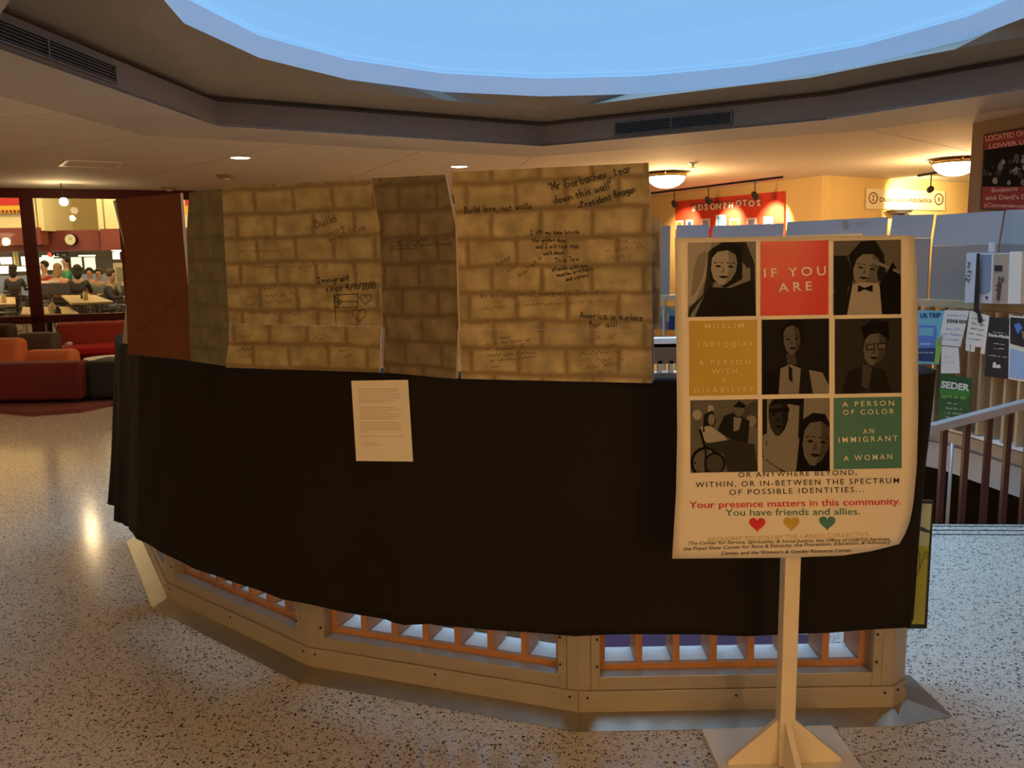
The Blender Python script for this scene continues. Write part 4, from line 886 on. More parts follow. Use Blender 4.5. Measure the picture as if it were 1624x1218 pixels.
# stair partition seen between brick board and poster
t = thing('stair_partition', 'brown wooden stair partition with a white cap seen left of the poster', 'partition', atY(1100, 560, 6.0))
Yp = 6.0
def slabY(name, x0, y0, x1, y1, m, th=.08, Y=Yp):
    a, b = atY(x0, y0, Y), atY(x1, y1, Y); mb = MB(); mb.box((a.x, Y, b.z), (b.x, Y + th, a.z)); return mb.build(name, m, t)
m_brownp = mat('brown_panel', (.16, .09, .05), .5, var=.15, vscale=10)
slabY('white_cap', 985, 538, 1330, 546, m_white, .12); slabY('panel', 985, 546.5, 1330, 572, m_brownp)
slabY('lower_cap', 985, 594, 1330, 603, m_white, .16); 
for x in (985, 1044, 1062, 1120, 1180, 1240, 1300): slabY('post', x, 572.5, x + (6 if x in (1044, 1062) else 14), 593.5, m_palewood if x in (1044, 1062) else m_brownp, .06)
slabY('base_panel', 985, 603.5, 1330, 900, m_brownp)
# coloured poster behind, seen on the far guard left of the poster
mpc = plane_map(circ_far(1058, RG - .10) + Vector((0, 0, 1)), circ(78) - Vector((CX, CY, 0)), .002)
t = thing('hanging_flyer', 'photo flyer of a green-shirted person, glimpsed left of the white poster', 'flyer', mpc(1058, 522), 'flyers hanging on the far rail')
mb = MB(); mb.prism([mpc(x, y) for x, y in ((1040, 485), (1076, 486), (1076, 524), (1040, 522))], (0, .004, 0)); mb.build('sheet', m_bluep, t)
flat('photo_print', [([(1040, 485), (1076, 486), (1076, 500), (1040, 500)], 0), ([(1050, 494), (1058, 493), (1062, 502), (1060, 510), (1050, 509)], 1), ([(1050, 509), (1060, 510), (1058, 521), (1051, 521)], 2), ([(1060, 486), (1068, 487), (1072, 492), (1064, 490)], 3), ([(1062, 500), (1076, 503), (1076, 523), (1060, 523)], 4), (circ_px(1055, 491, 2.5), 5)], mpc, 1, [m_sky_b, mat('print_mint', (.45, .62, .5), .5), m_bluep, mat('print_yellow', (.7, .65, .05), .5), m_navy, mat('print_skin', (.45, .28, .18), .5)], t)

# ------------------------------------------------------------------ red hashtag sign, banner, column poster
m_red = mat('sign_red', (.62, .055, .03), .6, var=.2, vscale=5)
t = thing('hashtag_sign', 'large red wall sign with white #DSONPHOTOS letters and photo cards', 'sign', mpW(1158, 440))
mb = MB(); mb.prism([mpW(x, y) for x, y in ((1071, 319.5), (1243.5, 303), (1243, 450), (1071, 450))], -nW * .03); mb.build('backboard', m_red, t)
letters = '#DSONPHOTOS'; xs = [1101, 1111, 1120, 1130.5, 1139.5, 1150, 1159.5, 1171.5, 1181, 1192, 1203]
for i, ch in enumerate(letters):
    x = xs[i]; y = 334.5 - (x - 1101) * .078 - (2 if i >= 7 and i < 9 else 0); vs, fs = glyphs(ch, .015, 1, 'CENTER')
    mb = MB(); k = 9.5 / .7; w = max(v[0] for v in vs) - min(v[0] for v in vs); n0 = len(vs)
    front = [mpW(x + v[0] * k * .8, y - v[1] * k, 9) for v in vs]; back = [mpW(x + v[0] * k * .8, y - v[1] * k, 2) for v in vs]
    mb.add(front, fs); o = mb.build('sign_letter', m_white, t, fix=False); sm = o.modifiers.new('thickness', 'SOLIDIFY'); sm.thickness = .012; sm.offset = 0
    mb = MB(); mb.prism([mpW(a, b, 1) for a, b in ((x - 5, y - 13), (x + 5, y - 13.5), (x + 5, y - 1), (x - 5, y - .5))], -nW * .002); mb.build('letter_card', mat('card_dark_red', (.38, .05, .035), .7), t)
cards = [(1071.5, 350, 12, 10, 1), (1088, 349, 11, 9, 2), (1112, 347, 14, 12, 3), (1135, 341, 16, 18, 4), (1157, 347, 16, 12, 5), (1184, 346, 16, 12, 3), (1211, 344, 15, 13, 4)]
m_cards = [m_bluep, mat('card_orange', (.6, .25, .03), .5), m_navy, mat('card_lilac', (.35, .35, .7), .5)]
for k, (x, y, w, h, c) in enumerate(cards):
    mb = MB(); mb.prism([mpW(a, b, 2) for a, b in ((x, y), (x + w, y - .8), (x + w + .3, y + h + 4), (x, y + h + 4))], -nW * .002); o = mb.build('photo_card', m_white, t)
    flat('card_picture', [([(x + 2.5, y + 2.5), (x + w - 2.5, y + 2), (x + w - 3, y + h - 1), (x + 2.5, y + h - .5)], 0)], mpW, 4, [m_cards[c % 4]], o)
m_bann = mat('banner_cream', (.85, .78, .6), .6)
t = thing('wall_banner', 'cream banner with round emblems at both ends on the yellow wall', 'banner', mpV(1435, 332))
mb = MB(); mb.prism([mpV(x, y) for x, y in ((1375, 299), (1499, 303), (1499, 334), (1374, 331))], -nV * .02); mb.build('panel', m_bann, t)
m_brn = mat('emblem_brown', (.16, .09, .03), .6)
for cx, cy, g in ((1385, 314, 'Z'), (1489, 316, 'A')):
    mb = MB(); n_ = 24; o_ = circ_px(cx, cy, 7.5, 9.5, n_); i_ = circ_px(cx, cy, 5.6, 7.4, n_); mb.add([mpV(x, y, 1) for x, y in o_ + i_], [[i, (i + 1) % n_, n_ + (i + 1) % n_, n_ + i] for i in range(n_)]); mb.build('emblem_ring', m_brn, t, fix=False)
    text('emblem_letter', [(g, cx - 2.5, cy + 4, cx + 2.5, cy + 4, 8)], mpV, 1, m_brn, t, .03)
text('banner_lettering', [('Dickinson Athletics', 1395, 320, 1478, 321, 7)], mpV, 1, m_brn, t, .03)
t = thing('lit_wall_shelf', 'dark bracket fixture under the cream banner on the yellow wall', 'shelf', mpV(1422, 342))
mb = MB(); mb.prism([mpV(x, y, 3) for x, y in ((1404, 334), (1436, 333), (1432, 338), (1410, 339))], nV * .15); mb.build('shelf_board', m_dkgr, t)
mb = MB(); mb.prism([mpV(x, y, 3) for x, y in ((1418, 339), (1428, 339), (1426, 345), (1420, 345))], nV * .08); mb.build('bracket', m_blackm, t)

# poster column at the right
K0, K1 = atz(1543, 195, 2.8), atz(1624, 180, 2.8); K0.z = K1.z = 0; kd = (K1 - K0).normalized(); kn = Vector((kd.y, -kd.x, 0)); kn = kn if kn.dot(O - K0) > 0 else -kn
K3 = K0 + kd * 1.7; 
mb = MB(); mb.prism([K0, K3, K3 - kn * 1.1, K0 - kn * 1.1], (0, 0, 2.799)); struct('wall_column', mb, mat('column_tan', (.34, .23, .14), .75, var=.05, vscale=3))
mpC = plane_map(K0 + kn * .02, kn, .002)
t = thing('column_poster', 'red poster with a black and white crowd photo on the tan column', 'poster', mpC(1600, 332))
mb = MB(); mb.prism([mpC(x, y) for x, y in ((1560.5, 213), (1680, 192), (1680, 340), (1554, 332))], -kn * .018); mb.build('frame', m_blackp, t)
m_pred = mat('poster_crimson', (.34, .02, .03), .45)
flat('print', [([(1562, 215), (1678, 195), (1678, 338), (1556, 330)], 0), ([(1561, 238), (1678, 222), (1678, 296), (1558, 296)], 1)], mpC, 1, [m_pred, G[1]], t)
rnd = random.Random(12); pol = []
for k in range(46):
    x = rnd.uniform(1563, 1660); y = rnd.uniform(246, 290); s = rnd.uniform(2, 6); pol.append((circ_px(x, y, s * .8, s, 7), rnd.choice((1, 2, 3, 4, 5, 6))))
mbp = MB()
for k, (pts, g) in enumerate(pol): mbp.add([mpC(x, y, 1.5 + .02 * k) for x, y in pts], [list(range(len(pts)))], g)
mbp.build('crowd_photo', G, t, fix=False)['kind'] = 'stuff'
text('poster_lettering', [('LOCATED ON THE', 1563, 224, 1650, 211, 8), ('LOWER LEVEL', 1569, 236, 1650, 225, 7), ('Bookstore', 1573, 305, 1614, 302, 6.5), ("and Devil's Den", 1563, 317, 1640, 315, 7), ('(Convenience Store)', 1561, 328, 1655, 330, 6)], mpC, 3.2, mat('poster_pink_white', (.72, .45, .42), .5), t, .03)

# ------------------------------------------------------------------ storefront with glass (left)
t = thing('storefront_frame', 'dark red framed glass front of the dining room', 'window frame', SL.lerp(SR, .5))
mb = MB(); mb.seg(SL, SR, .12, 2.66, 2.797); mb.build('header', m_frame, t)
bz = onplane(60, 506, SL, Vector((sfd.y, -sfd.x, 0)).normalized()).z
mb = MB(); mb.seg(SL, SR, .12, bz - .07, bz + .05); mb.build('mid_rail', m_frame, t)
mb = MB(); mb.seg(SL, SR, .12, .0, .10); mb.build('base_rail', m_frame, t)
nS = Vector((sfd.y, -sfd.x, 0)).normalized()
xs = [(48, 20)]; pos = []
pm = onplane(51, 420, SL, nS); s_m = (pm - SL).dot(sfd); p2 = onplane(196, 330, SL, nS); s_2 = (p2 - SL).dot(sfd); step = s_2 - s_m
k = -4
while True:
    s = s_m + step * k; k += 1
    if s > (SR - SL).dot(sfd) - .05: break
    if s < 0: continue
    mb = MB(); a = SL + sfd * (s - .09); b = SL + sfd * (s + .09); mb.seg(a, b, .12, .10, 2.66); mb.build('mullion', m_frame, t); pos.append(s)
edges = pos + [(SR - SL).dot(sfd)]
for k, (a, b) in enumerate(zip(edges, edges[1:])):
    for z0, z1 in ((.10, bz - .07), (bz + .05, 2.66)):
        mb = MB(); A = SL + sfd * (a + .09) - nS * .05; B = SL + sfd * (b - .09) - nS * .05; mb.add([A + Vector((0, 0, z0)), B + Vector((0, 0, z0)), B + Vector((0, 0, z1)), A + Vector((0, 0, z1))], [(0, 1, 2, 3)]); mb.build('glass_pane', m_glass, t, fix=False)
# wall closing from storefront end to the back wall (hidden behind the boards)
mb = MB(); mb.seg(SR, (-2.6, YF), .2, 0, 2.8, side=-.2); struct('wall_return', mb, m_yellow)

# ------------------------------------------------------------------ dining room
DY = 26.0
mb = MB(); mb.prism([SL + Vector((0, .2, -.02)), SR + Vector((0, .2, -.02)), Vector((SR.x, 30, -.02)), Vector((-26, 30, -.02)), Vector((-26, SL.y, -.02))], (0, 0, .024)); dfl = struct('floor_dining', mb, mat('dining_floor', (.16, .11, .08), .35, var=.2, vscale=6))
mb = MB(); mb.box((-26, 10, 4.0), (SR.x, 20.5, 4.1)); mb.box((-26, 20.5, 4.0), (SR.x, 20.6, 5.3)); mb.box((-26, 20.5, 5.2), (SR.x, 30, 5.3)); mb.seg(SL - sfd * 3, SR, .1, 2.8, 3.99, side=.2); struct('ceiling_dining', mb, m_cream)
mb = MB(); mb.box((-26, 29.5, 0), (-2.4, 29.7, 5.2)); struct('wall_dining_back', mb, mat('stall_back', (.35, .33, .27), .5, var=.3, vscale=1.5))
mb = MB(); mb.box((-26.2, 11.5, 0), (-26, 30, 5.2)); mb.box((-2.6, 18.9, 0), (-2.4, 30, 5.2)); struct('wall_dining_side', mb, m_cream)
def dwall(name, x0, y0, x1, y1, m, Y=DY, th=.3, parent=None):
    a, b = atY(x0, y0, Y), atY(x1, y1, Y); mb = MB(); mb.box((a.x, Y, b.z), (b.x, Y + th, a.z)); return mb.build(name, m, parent)
def dbox(mb, x0, y0, x1, y1, Y, th, m=None): a, b = atY(x0, y0, Y), atY(x1, y1, Y); mb.box((a.x, Y, b.z), (b.x, Y + th, a.z), m)
mb = MB(); dbox(mb, -130, 240, 59, 364, 24.6, .3); dbox(mb, 157, 240, 330, 362, 24.6, .3); dbox(mb, 59, 240, 62, 366, 24.6, 1.6); dbox(mb, 154, 240, 157, 366, 24.6, 1.6); struct('wall_dining_upper', mb, m_cream)
mb = MB(); dbox(mb, 56, 240, 162, 368, DY + .2, .2); struct('wall_dining_niche', mb, mat('niche_khaki', (.46, .38, .20), .8))
mb = MB(); dbox(mb, -130, 364, 66, 388, 24.55, .4); dbox(mb, 66, 366, 158, 397, 25.2, .4); dbox(mb, 158, 363, 330, 394, 24.55, .4); dbox(mb, -130, 387, 66, 398, 24.9, .4); struct('wall_dining_band', mb, m_maroon)
# painted band with diamonds
t = thing('wall_mural', 'red and yellow painted band with small dark blocks on the dining room wall', 'mural', atY(0, 345, 24.5))
for (x0, x1) in ((-120, 37), (292, 330)):
    mb = MB(); dbox(mb, x0, 307, x1, 325, 24.45, .08); mb.build('red_band', mat('mural_red', (.5, .015, .012), .6), t)
    mb = MB(); dbox(mb, x0, 325.3, x1, 338, 24.47, .08); mb.build('yellow_band', mat('mural_yellow', (.75, .42, .03), .6), t)
mb = MB()
for k in range(16): dbox(mb, -60 + k * 6.2, 333, -60 + k * 6.2 + 3.2, 337, 24.43, .03)
mb.build('dark_blocks', m_maroon, t)['kind'] = 'stuff'
# clock
c = atY(112, 380, 25.1); t = thing('wall_clock', 'round white wall clock on the maroon band of the dining room', 'clock', c)
def disc(mb, c, r, Y0, Y1, n=24): mb.prism([Vector((c.x + r * math.cos(k * 2 * math.pi / n), Y0, c.z + r * math.sin(k * 2 * math.pi / n))) for k in range(n)], (0, Y1 - Y0, 0))
mb = MB(); disc(mb, c, .175, 25.08, 25.19); mb.build('rim', m_blackm, t)
mb = MB(); disc(mb, c, .155, 25.07, 25.079); mb.build('dial', mat('dial_cream', (.75, .72, .55), .5), t)
for dx, dz in ((.07, .06), (-.03, .11)): mb = MB(); mb.prism([Vector((c.x, 25.066, c.z)), Vector((c.x + dx, 25.066, c.z + dz)), Vector((c.x + dx + .012, 25.066, c.z + dz)), Vector((c.x + .012, 25.066, c.z - .01))], (0, .002, 0)); mb.build('hand', m_blackm, t)
# food stalls
def emi(name, c, s): return mat(name, c, .5, emit=(c, s))
m_lit = emi('lit_menu', (1.0, .86, .55), 1.9); m_lit2 = emi('lit_counter_glass', (.95, .90, .68), 1.0); m_steel = mat('steel', (.45, .45, .40), .35, .7)
t = thing('food_counter', 'long lit serving counter with glass front at the back of the dining room', 'counter', atY(100, 470, 25.4))
mb = MB(); dbox(mb, -130, 440, 66, 475, 25.3, .8); mb.build('left_body', m_steel, t)
mb = MB(); dbox(mb, 66, 436, 178, 475, 25.8, .8); mb.build('right_body', m_steel, t)
mb = MB(); dbox(mb, -120, 424, 8, 434, 25.2, .3); dbox(mb, 24, 423, 50, 430, 25.2, .3); mb.build('lit_case', m_lit, t)
mb = MB(); dbox(mb, 62, 408, 66, 436, 26.3, .2); dbox(mb, 68, 407, 84, 428, 26.4, .1); dbox(mb, 84, 410, 98, 428, 26.4, .1); dbox(mb, 112, 408, 128, 424, 26.4, .1); dbox(mb, 133, 408, 150, 428, 26.4, .1); mb.build('glass_screen', m_lit2, t)
t = thing('menu_boards', 'row of glowing menu boards above the serving counter', 'sign', atY(70, 420, 26))
for (x0, y0, x1, y1) in ((0, 408, 18, 419), (33, 407, 47, 421), (66, 405, 92, 407.5), (124, 404.5, 150, 406.5), (178, 400, 189, 411), (181, 391, 196, 396)):
    mb = MB(); dbox(mb, x0, y0, x1, y1, 25.9, .06); mb.build('lit_panel', m_lit, t)
for (x0, y0, x1, y1, m) in ((22, 399, 26, 420, m_py), (20, 399, 29, 421, m_cream)):
    mb = MB(); dbox(mb, x0, y0, x1, y1, 26.05 + (.05 if m is m_cream else 0), .05); mb.build('side_panel', m, t)
t = thing('stall_sign', 'black stall sign with pale lettering beside a round red lamp', 'sign', atY(98, 405, 25.2))
mb = MB(); dbox(mb, 86, 400, 109, 406.5, 25.4, .08); mb.build('panel', m_blackp, t)
mpq = plane_map(Vector((0, 25.38, 0)), (0, -1, 0), .002); scrawl('lettering', [(89, 404.5, 105, 404.5, 4)], mpq, m_paper, t, .9, 5)
c = atY(80.5, 403.5, 25.5); t = thing('red_lamp', 'small round glowing red lamp left of the black stall sign', 'lamp', c); mb = MB(); disc(mb, c, .06, 25.43, 25.5, 14); mb.build('lens', emi('red_glow', (1, .05, .03), 2.2), t); mb = MB(); disc(mb, c, .075, 25.44, 25.52, 14); mb.build('housing', m_blackp, t)
t = thing('white_canopy', 'white bowl lamp over the stall at the right of the dining room', 'lamp', atY(186, 396, 25)); p = atY(186, 394, 25)
mb = MB(); mb.lathe(p, [(.22, 0), (.18, -.05), (.08, -.09), (0, -.1)], 16); mb.build('bowl', m_lampg, t, smooth=True); mb = MB(); mb.tube([p, p + Vector((0, 0, .35))], .01, 6); mb.build('stem', m_blackm, t)
t = thing('framed_notice', 'pale framed notice board at the right end of the dining room', 'sign', atY(188, 452, 24))
mb = MB(); dbox(mb, 179, 417, 200, 453, 24.0, .06); mb.build('frame', mat('notice_frame', (.5, .46, .33), .6), t); mb = MB(); dbox(mb, 184, 424, 196, 446, 23.98, .02); mb.build('picture', mat('notice_art', (.22, .2, .14), .6, var=.5, vscale=9), t)
# pendant
p = atY(101, 320, 12.5); t = thing('pendant_light', 'small bright round pendant light hanging before the dining room glass', 'light', p)
bm = MB(); bm.lathe(p, [(0, -.06), (.03, -.053), (.053, -.03), (.06, 0), (.053, .03), (.03, .053), (0, .06)], 16); bm.build('globe', emi('pendant_glow', (1, .78, .42), 22), t, smooth=True)
mb = MB(); mb.tube([p + Vector((0, 0, .061)), Vector((p.x - .02, p.y, 2.799))], .008, 6); mb.build('cord', m_blackm, t)
point(p - Vector((0, .1, .12)), 14, (1, .72, .38), .05, t)
for x, y, e in ((-12, 17, 220), (-8.5, 20.2, 190), (-15, 22, 260), (-7, 23.2, 200), (-11, 23.4, 200), (-18, 18, 200)): 
    t = thing('ceiling_lamp', 'round dining ceiling lamp at %s, out of view' % {-12: 'the middle of the near row', -8.5: 'the right of the near row', -15: 'the left of the far row', -7: 'the right of the far row', -11: 'the middle of the far row', -18: 'the left of the near row'}[x], 'light', (x, y, 3.99 if y < 20.5 else 5.19), 'dining room ceiling lamps')
    z = t.location.z; mb = MB(); mb.lathe((x, y, z), [(.14, 0), (.14, -.05), (.1, -.08), (0, -.09)], 16); mb.build('shade', m_lampg, t, smooth=True); point((x, y, z - .25), e, (1, .76, .40), .5, t)

# tables
def table(quad, z, label, tm):
    q = [atz(x, y, z) for x, y in quad]; c = sum(q, Vector()) / 4; t = thing('dining_table', label, 'table', (c.x, c.y, 0), 'dining tables behind the glass')
    mb = MB(); mb.prism(q, (0, 0, -.04)); mb.build('tabletop', tm, t, bevel=.004)
    for k in (.22, .78):
        p = q[0].lerp(q[1], .5).lerp(q[3].lerp(q[2], .5), k); mb = MB(); mb.tube([(p.x, p.y, .02), (p.x, p.y, z - .041)], .035, 8); mb.lathe((p.x, p.y, 0), [(.28, .0), (.28, .02), (.04, .035)], 16); mb.build('pedestal', m_blackm, t)
    return q
m_tt = mat('beige_laminate', (.56, .44, .25), .3, var=.06, vscale=3)
table(((97, 468), (150, 467.5), (180, 478), (113, 481)), .93, 'long beige dining table in front of the people', m_tt)
table(((36, 487), (110, 486.5), (126, 497.5), (33, 498.5)), .80, 'beige dining table behind the left mullion with condiments', m_tt)
table(((-40, 470), (24, 471), (25, 482), (-45, 484)), .90, 'beige dining table at the left edge with shakers', m_tt)
def bottle(px, py, z, h, r, m, label):
    p = atz(px, py, z); t = thing('condiment_bottle', label, 'bottle', p, 'condiments on the dining tables'); mb = MB(); mb.lathe(p, [(0, 0), (r, 0), (r, h * .65), (r * .5, h * .8), (r * .45, h * .95), (0, h * .95)], 12); mb.build('body', m, t, smooth=True)
    mb = MB(); mb.lathe(p + Vector((0, 0, h * .951)), [(r * .55, 0), (r * .55, h * .07), (0, h * .07)], 10); mb.build('cap', m_blackp, t)
m_cr = mat('cream_plastic', (.75, .68, .40), .4)
for a in ((136, 476, .93, .19, .05, m_cr, 'cream condiment bottle on the long dining table'), (131, 474, .93, .14, .035, m_blackp, 'dark condiment bottle on the long dining table'), (84, 496, .80, .20, .055, m_cr, 'cream condiment bottle on the middle dining table'), (80, 493, .80, .19, .03, m_blackp, 'tall dark bottle behind the cream one on the middle table'), (92, 497, .80, .12, .05, m_blackp, 'short black napkin jar on the middle dining table'), (6, 480, .90, .2, .05, m_cr, 'cream shaker on the left dining table')): bottle(*a)
# chairs in the dining room
m_chair = mat('black_chair_seat', (.035, .03, .028), .35, coat=.3); m_leg = mat('chair_steel', (.25, .24, .22), .3, .9)
def chair(x, y, rot, label, zs=1.0):
    t = thing('dining_chair', label, 'chair', (x, y, 0), 'black chairs in the dining room'); c, s = math.cos(rot), math.sin(rot)
    def W(p): return Vector((x + p[0] * c - p[1] * s, y + p[0] * s + p[1] * c, p[2] * zs if p[2] < .45 else p[2] + .44 * (zs - 1)))
    mb = MB(); mb.prism([W(p) for p in ((-.22, -.22, .44), (.22, -.22, .44), (.2, .2, .43), (-.2, .2, .43))], (0, 0, .04)); mb.build('seat', m_chair, t, bevel=.01)
    for k in range(4):
        z = .56 + k * .09; mb = MB(); mb.prism([W(p) for p in ((-.2, .215, z), (.2, .215, z), (.2, .235, z + .05), (-.2, .235, z + .05))], W((0, .02, 0)) - W((0, 0, 0))); mb.build('back_slat', m_chair, t)
    for sx, sy in ((-1, -1), (1, -1)): mb = MB(); mb.tube([W((sx * .19, sy * .19, .44)), W((sx * .22, sy * .22, 0))], .012, 6); mb.build('leg', m_leg, t)
    for sx in (-1, 1): mb = MB(); mb.tube([W((sx * .2, .21, .92)), W((sx * .2, .2, .44)), W((sx * .22, .25, 0))], .012, 6); mb.build('leg', m_leg, t)
rnd = random.Random(21); k = 0
spots = []
for (px, py, Y) in ((8, 460, 21.4), (28, 455, 24.2), (-6, 500, 14.8), (-48, 495, 14.2), (152, 492, 14.15), (210, 488, 14.6), (166, 492, 15.5), (196, 484, 16.9), (60, 470, 18.3), (196, 470, 19.2), (-30, 532, 13.5), (-110, 535, 13.2)):
    d = atY(px, py, Y); spots.append((d.x, Y)); 
names = ['far left behind the shaker table', 'left of the mullion in front of the lit counter', 'outside the picture left of the middle table', 'far outside the picture on the left', 'right of the middle table', 'against the right wall close to the glass', 'between the middle and the long table', 'at the right end of the long table', 'left of the long table', 'close to the right wall', 'low behind the glass outside the left edge', 'low behind the glass further left', 'outside the left edge behind the glass']
for (x, y), nme in zip(spots, names): chair(x, y, rnd.uniform(-3, 3), 'black slat-backed dining chair ' + nme)
# booth divider
t = thing('booth_divider', 'low dark booth back between the seated people and the long table', 'divider', atY(95, 475, 20.4)); mb = MB(); dbox(mb, 63, 450, 112, 466, 20.1, .1); mb.build('panel', m_blackp, t); mb = MB(); dbox(mb, 60, 446, 78, 449, 20.3, .5); mb.build('ledge', m_paper, t)

# people
def ico(mb, c, r, sx=1, sy=1, sz=1, n=12, m=None):
    prof = [(r * math.cos(R(a)), r * math.sin(R(a))) for a in range(-90, 91, 15)]
    c = Vector(c); vs = [c + Vector((p[0] * sx * math.cos(2 * math.pi * j / n), p[0] * sy * math.sin(2 * math.pi * j / n), p[1] * sz)) for p in prof for j in range(n)]
    mb.add(vs, [[i * n + j, i * n + (j + 1) % n, (i + 1) * n + (j + 1) % n, (i + 1) * n + j] for i in range(len(prof) - 1) for j in range(n)], m)
def skinned(name, joints, links, m, parent, root=0, sub=1):
    me = bpy.data.meshes.new(name); me.from_pydata([j[0] for j in joints], links, []); me.materials.append(m)
    o = bpy.data.objects.new(name, me); col.objects.link(o); o.parent = parent
    s = o.modifiers.new('skin', 'SKIN'); s.use_smooth_shade = True
    sv = me.skin_vertices[0].data if me.skin_vertices else None
    if sv is None:
        bm = bmesh.new(); bm.from_mesh(me); bm.verts.layers.skin.verify(); bm.to_mesh(me); bm.free(); sv = me.skin_vertices[0].data
    for i, j in enumerate(joints): sv[i].radius = (j[1], j[2] if len(j) > 2 else j[1]); sv[i].use_root = (i == root)
    o.modifiers.new('smooth', 'SUBSURF').levels = sub; o.modifiers['smooth'].render_levels = sub
    return o
def person(label, px, py_head, Y, facing, shirt, trouser, hair, skin=(.42, .25, .16), pose='sit', long_hair=False, lean=0.0, scale=1.0, recline=0.0):
    """facing: angle of view direction; head top at the given pixel"""
    h = atY(px, py_head, Y); x = h.x
    standing = pose == 'stand'; hip = .92 if standing else .50
    total = hip + .90 * scale  # head top above floor
    lift = h.z - total
    t = thing('person', label, 'person', (x, Y, max(0, lift) if standing else 0), 'people in the dining room'); t.rotation_euler.z = facing
    if not standing: t.location.z = 0; hip += lift
    ms = mat('skin_%d' % int(skin[0] * 100), skin, .55); L = lean
    j = [((0, 0, hip), .13, .10), ((0, L * .3, hip + .22), .13, .095), ((0, L * .7, hip + .42), .15, .10), ((0, L, hip + .54), .06), ((0, L * 1.15, hip + .60), .06), ((0, L * 1.3 + .01, hip + .70), .095, .10), ((0, L * 1.3, hip + .84), .075, .085)]
    lk = [(0, 1), (1, 2), (2, 3), (3, 4), (4, 5), (5, 6)]
    top = []; tl = [(0, 1), (1, 2), (2, 3)]; tj = [((a[0][0], a[0][1], a[0][2]), a[1] + .03, (a[2] if len(a) > 2 else a[1]) + .03) for a in j[:4]]
    legs = [(( 0, 0, hip), .135, .105)]; ll = []
    for s in (-1, 1):
        k = len(j); sh = (s * .19, L * .8, hip + .46); el = (s * .25, L + .10, hip + .22); wr = (s * .14, L + .32, hip + .22); hd = (s * .13, L + .38, hip + .22)
        j += [(sh, .055), (el, .042), (wr, .028), (hd, .032, .02)]; lk += [(2, k), (k, k + 1), (k + 1, k + 2), (k + 2, k + 3)]
        for fi, (fx, fl) in enumerate(((-.03, .06), (-.012, .08), (.008, .085), (.028, .07), (-.05 * s, .03))):
            q = len(j); j.append(((hd[0] + fx, hd[1] + fl, hd[2] - .01), .009)); lk.append((k + 3, q))
        k2 = len(tj); tj += [(sh, .067), (el, .054), (wr, .04)]; tl += [(2, k2), (k2, k2 + 1), (k2 + 1, k2 + 2)]
        if standing: kn, an, to = (s * .10, .02, hip - .42), (s * .10, 0, .09), (s * .11, .14, .04)
        else: kn, an, to = (s * .13, .42 + recline * .2, hip - .02), (s * .13, .44 + recline, max(.09, hip - .42)), (s * .13, .58 + recline, max(.04, hip - .47))
        k = len(j); j += [((s * .09, .02, hip - .02), .085), (kn, .06), (an, .04), (to, .04, .025)]; lk += [(0, k), (k, k + 1), (k + 1, k + 2), (k + 2, k + 3)]
        k3 = len(legs); legs += [((s * .09, .03, hip - .02), .10), (kn, .075), (an, .055)]; ll += [(0, k3), (k3, k3 + 1), (k3 + 1, k3 + 2)]
    skinned('body', j, lk, ms, t); skinned('shirt', tj, tl, shirt, t); skinned('trousers', legs, ll, trouser, t)
    hc = Vector((0, L * 1.3 - .015, hip + .80)); mb = MB(); ico(mb, hc, .105, 1, 1.05, 1.0)
    if long_hair: ico(mb, hc + Vector((0, -.04, -.12)), .10, 1.05, .7, 1.5)
    mb.v = [Vector((v.x, v.y if v.y < hc.y + .05 or v.z > hc.z + .03 else hc.y + .05, v.z)) for v in mb.v]
    o = MB(); o.add(mb.v, mb.f); ob = o.build('hair', hair, None, smooth=True); ob.parent = t
    mb = MB(); fy = L * 1.3 + .095
    for s in (-1, 1): ico(mb, (s * .033, fy + .008, hip + .765), .012, n=8)
    ob = mb.build('eyes', m_blackp, None, smooth=True); ob.parent = t
    mb = MB(); ico(mb, (0, fy + .02, hip + .735), .014, .8, 1.2, 1.4, 8); ob = mb.build('nose', ms, None, smooth=True); ob.parent = t
    mb = MB(); ico(mb, (0, fy + .008, hip + .70), .02, 1.2, .5, .35, 8); ob = mb.build('mouth', mat('lips', (.30, .09, .07), .5), None, smooth=True); ob.parent = t
    if not standing and recline == 0: chair(x, Y, facing + math.pi, 'tall dining chair under the ' + label.split(',')[0].replace(' seated in front of the lit counter at the far left', ' at the far left'), max(1, (hip - .13) / .47))
    return t
mk = lambda n_, c: mat(n_, c, .85, var=.15, vscale=20)
m_bh, m_blond, m_brnh = mk('hair_black', (.012, .01, .008)), mk('hair_blond', (.28, .17, .08)), mk('hair_brown', (.05, .03, .018))
s_red, s_pink, s_dark, s_green, s_grey = mk('shirt_red', (.32, .03, .03)), mk('shirt_pink', (.62, .30, .24)), mk('jacket_dark', (.025, .028, .04)), mk('shirt_green', (.05, .28, .14)), mk('shirt_grey', (.14, .15, .16))
tr = mk('trousers_dark', (.02, .022, .03)); tj_ = mk('jeans_blue', (.08, .12, .2))
PI = math.pi
person('person in a red sweater with short black hair, seated facing the glass', 69, 413, 21.9, PI - .5, s_red, tr, m_bh)
person('person in a pink top with light hair, seated with the back to the glass', 91, 417, 20.9, .1, s_pink, tr, m_blond, (.5, .3, .2), long_hair=True)
person('person in a green top standing at the serving counter', 103, 406, 23.8, PI - .8, s_green, tr, m_bh, pose='stand')
person('person in a dark jacket with long dark hair, seated right of the pink top', 122, 419, 20.7, .2, s_dark, tr, m_bh, long_hair=True)
person('person in a dark red top behind, seated right of the dark jacket', 141, 424, 23.6, PI + .3, s_red, tr, m_bh)
person('person in a grey top seated further back near the stall', 156, 425, 22, PI, s_grey, tr, m_brnh)
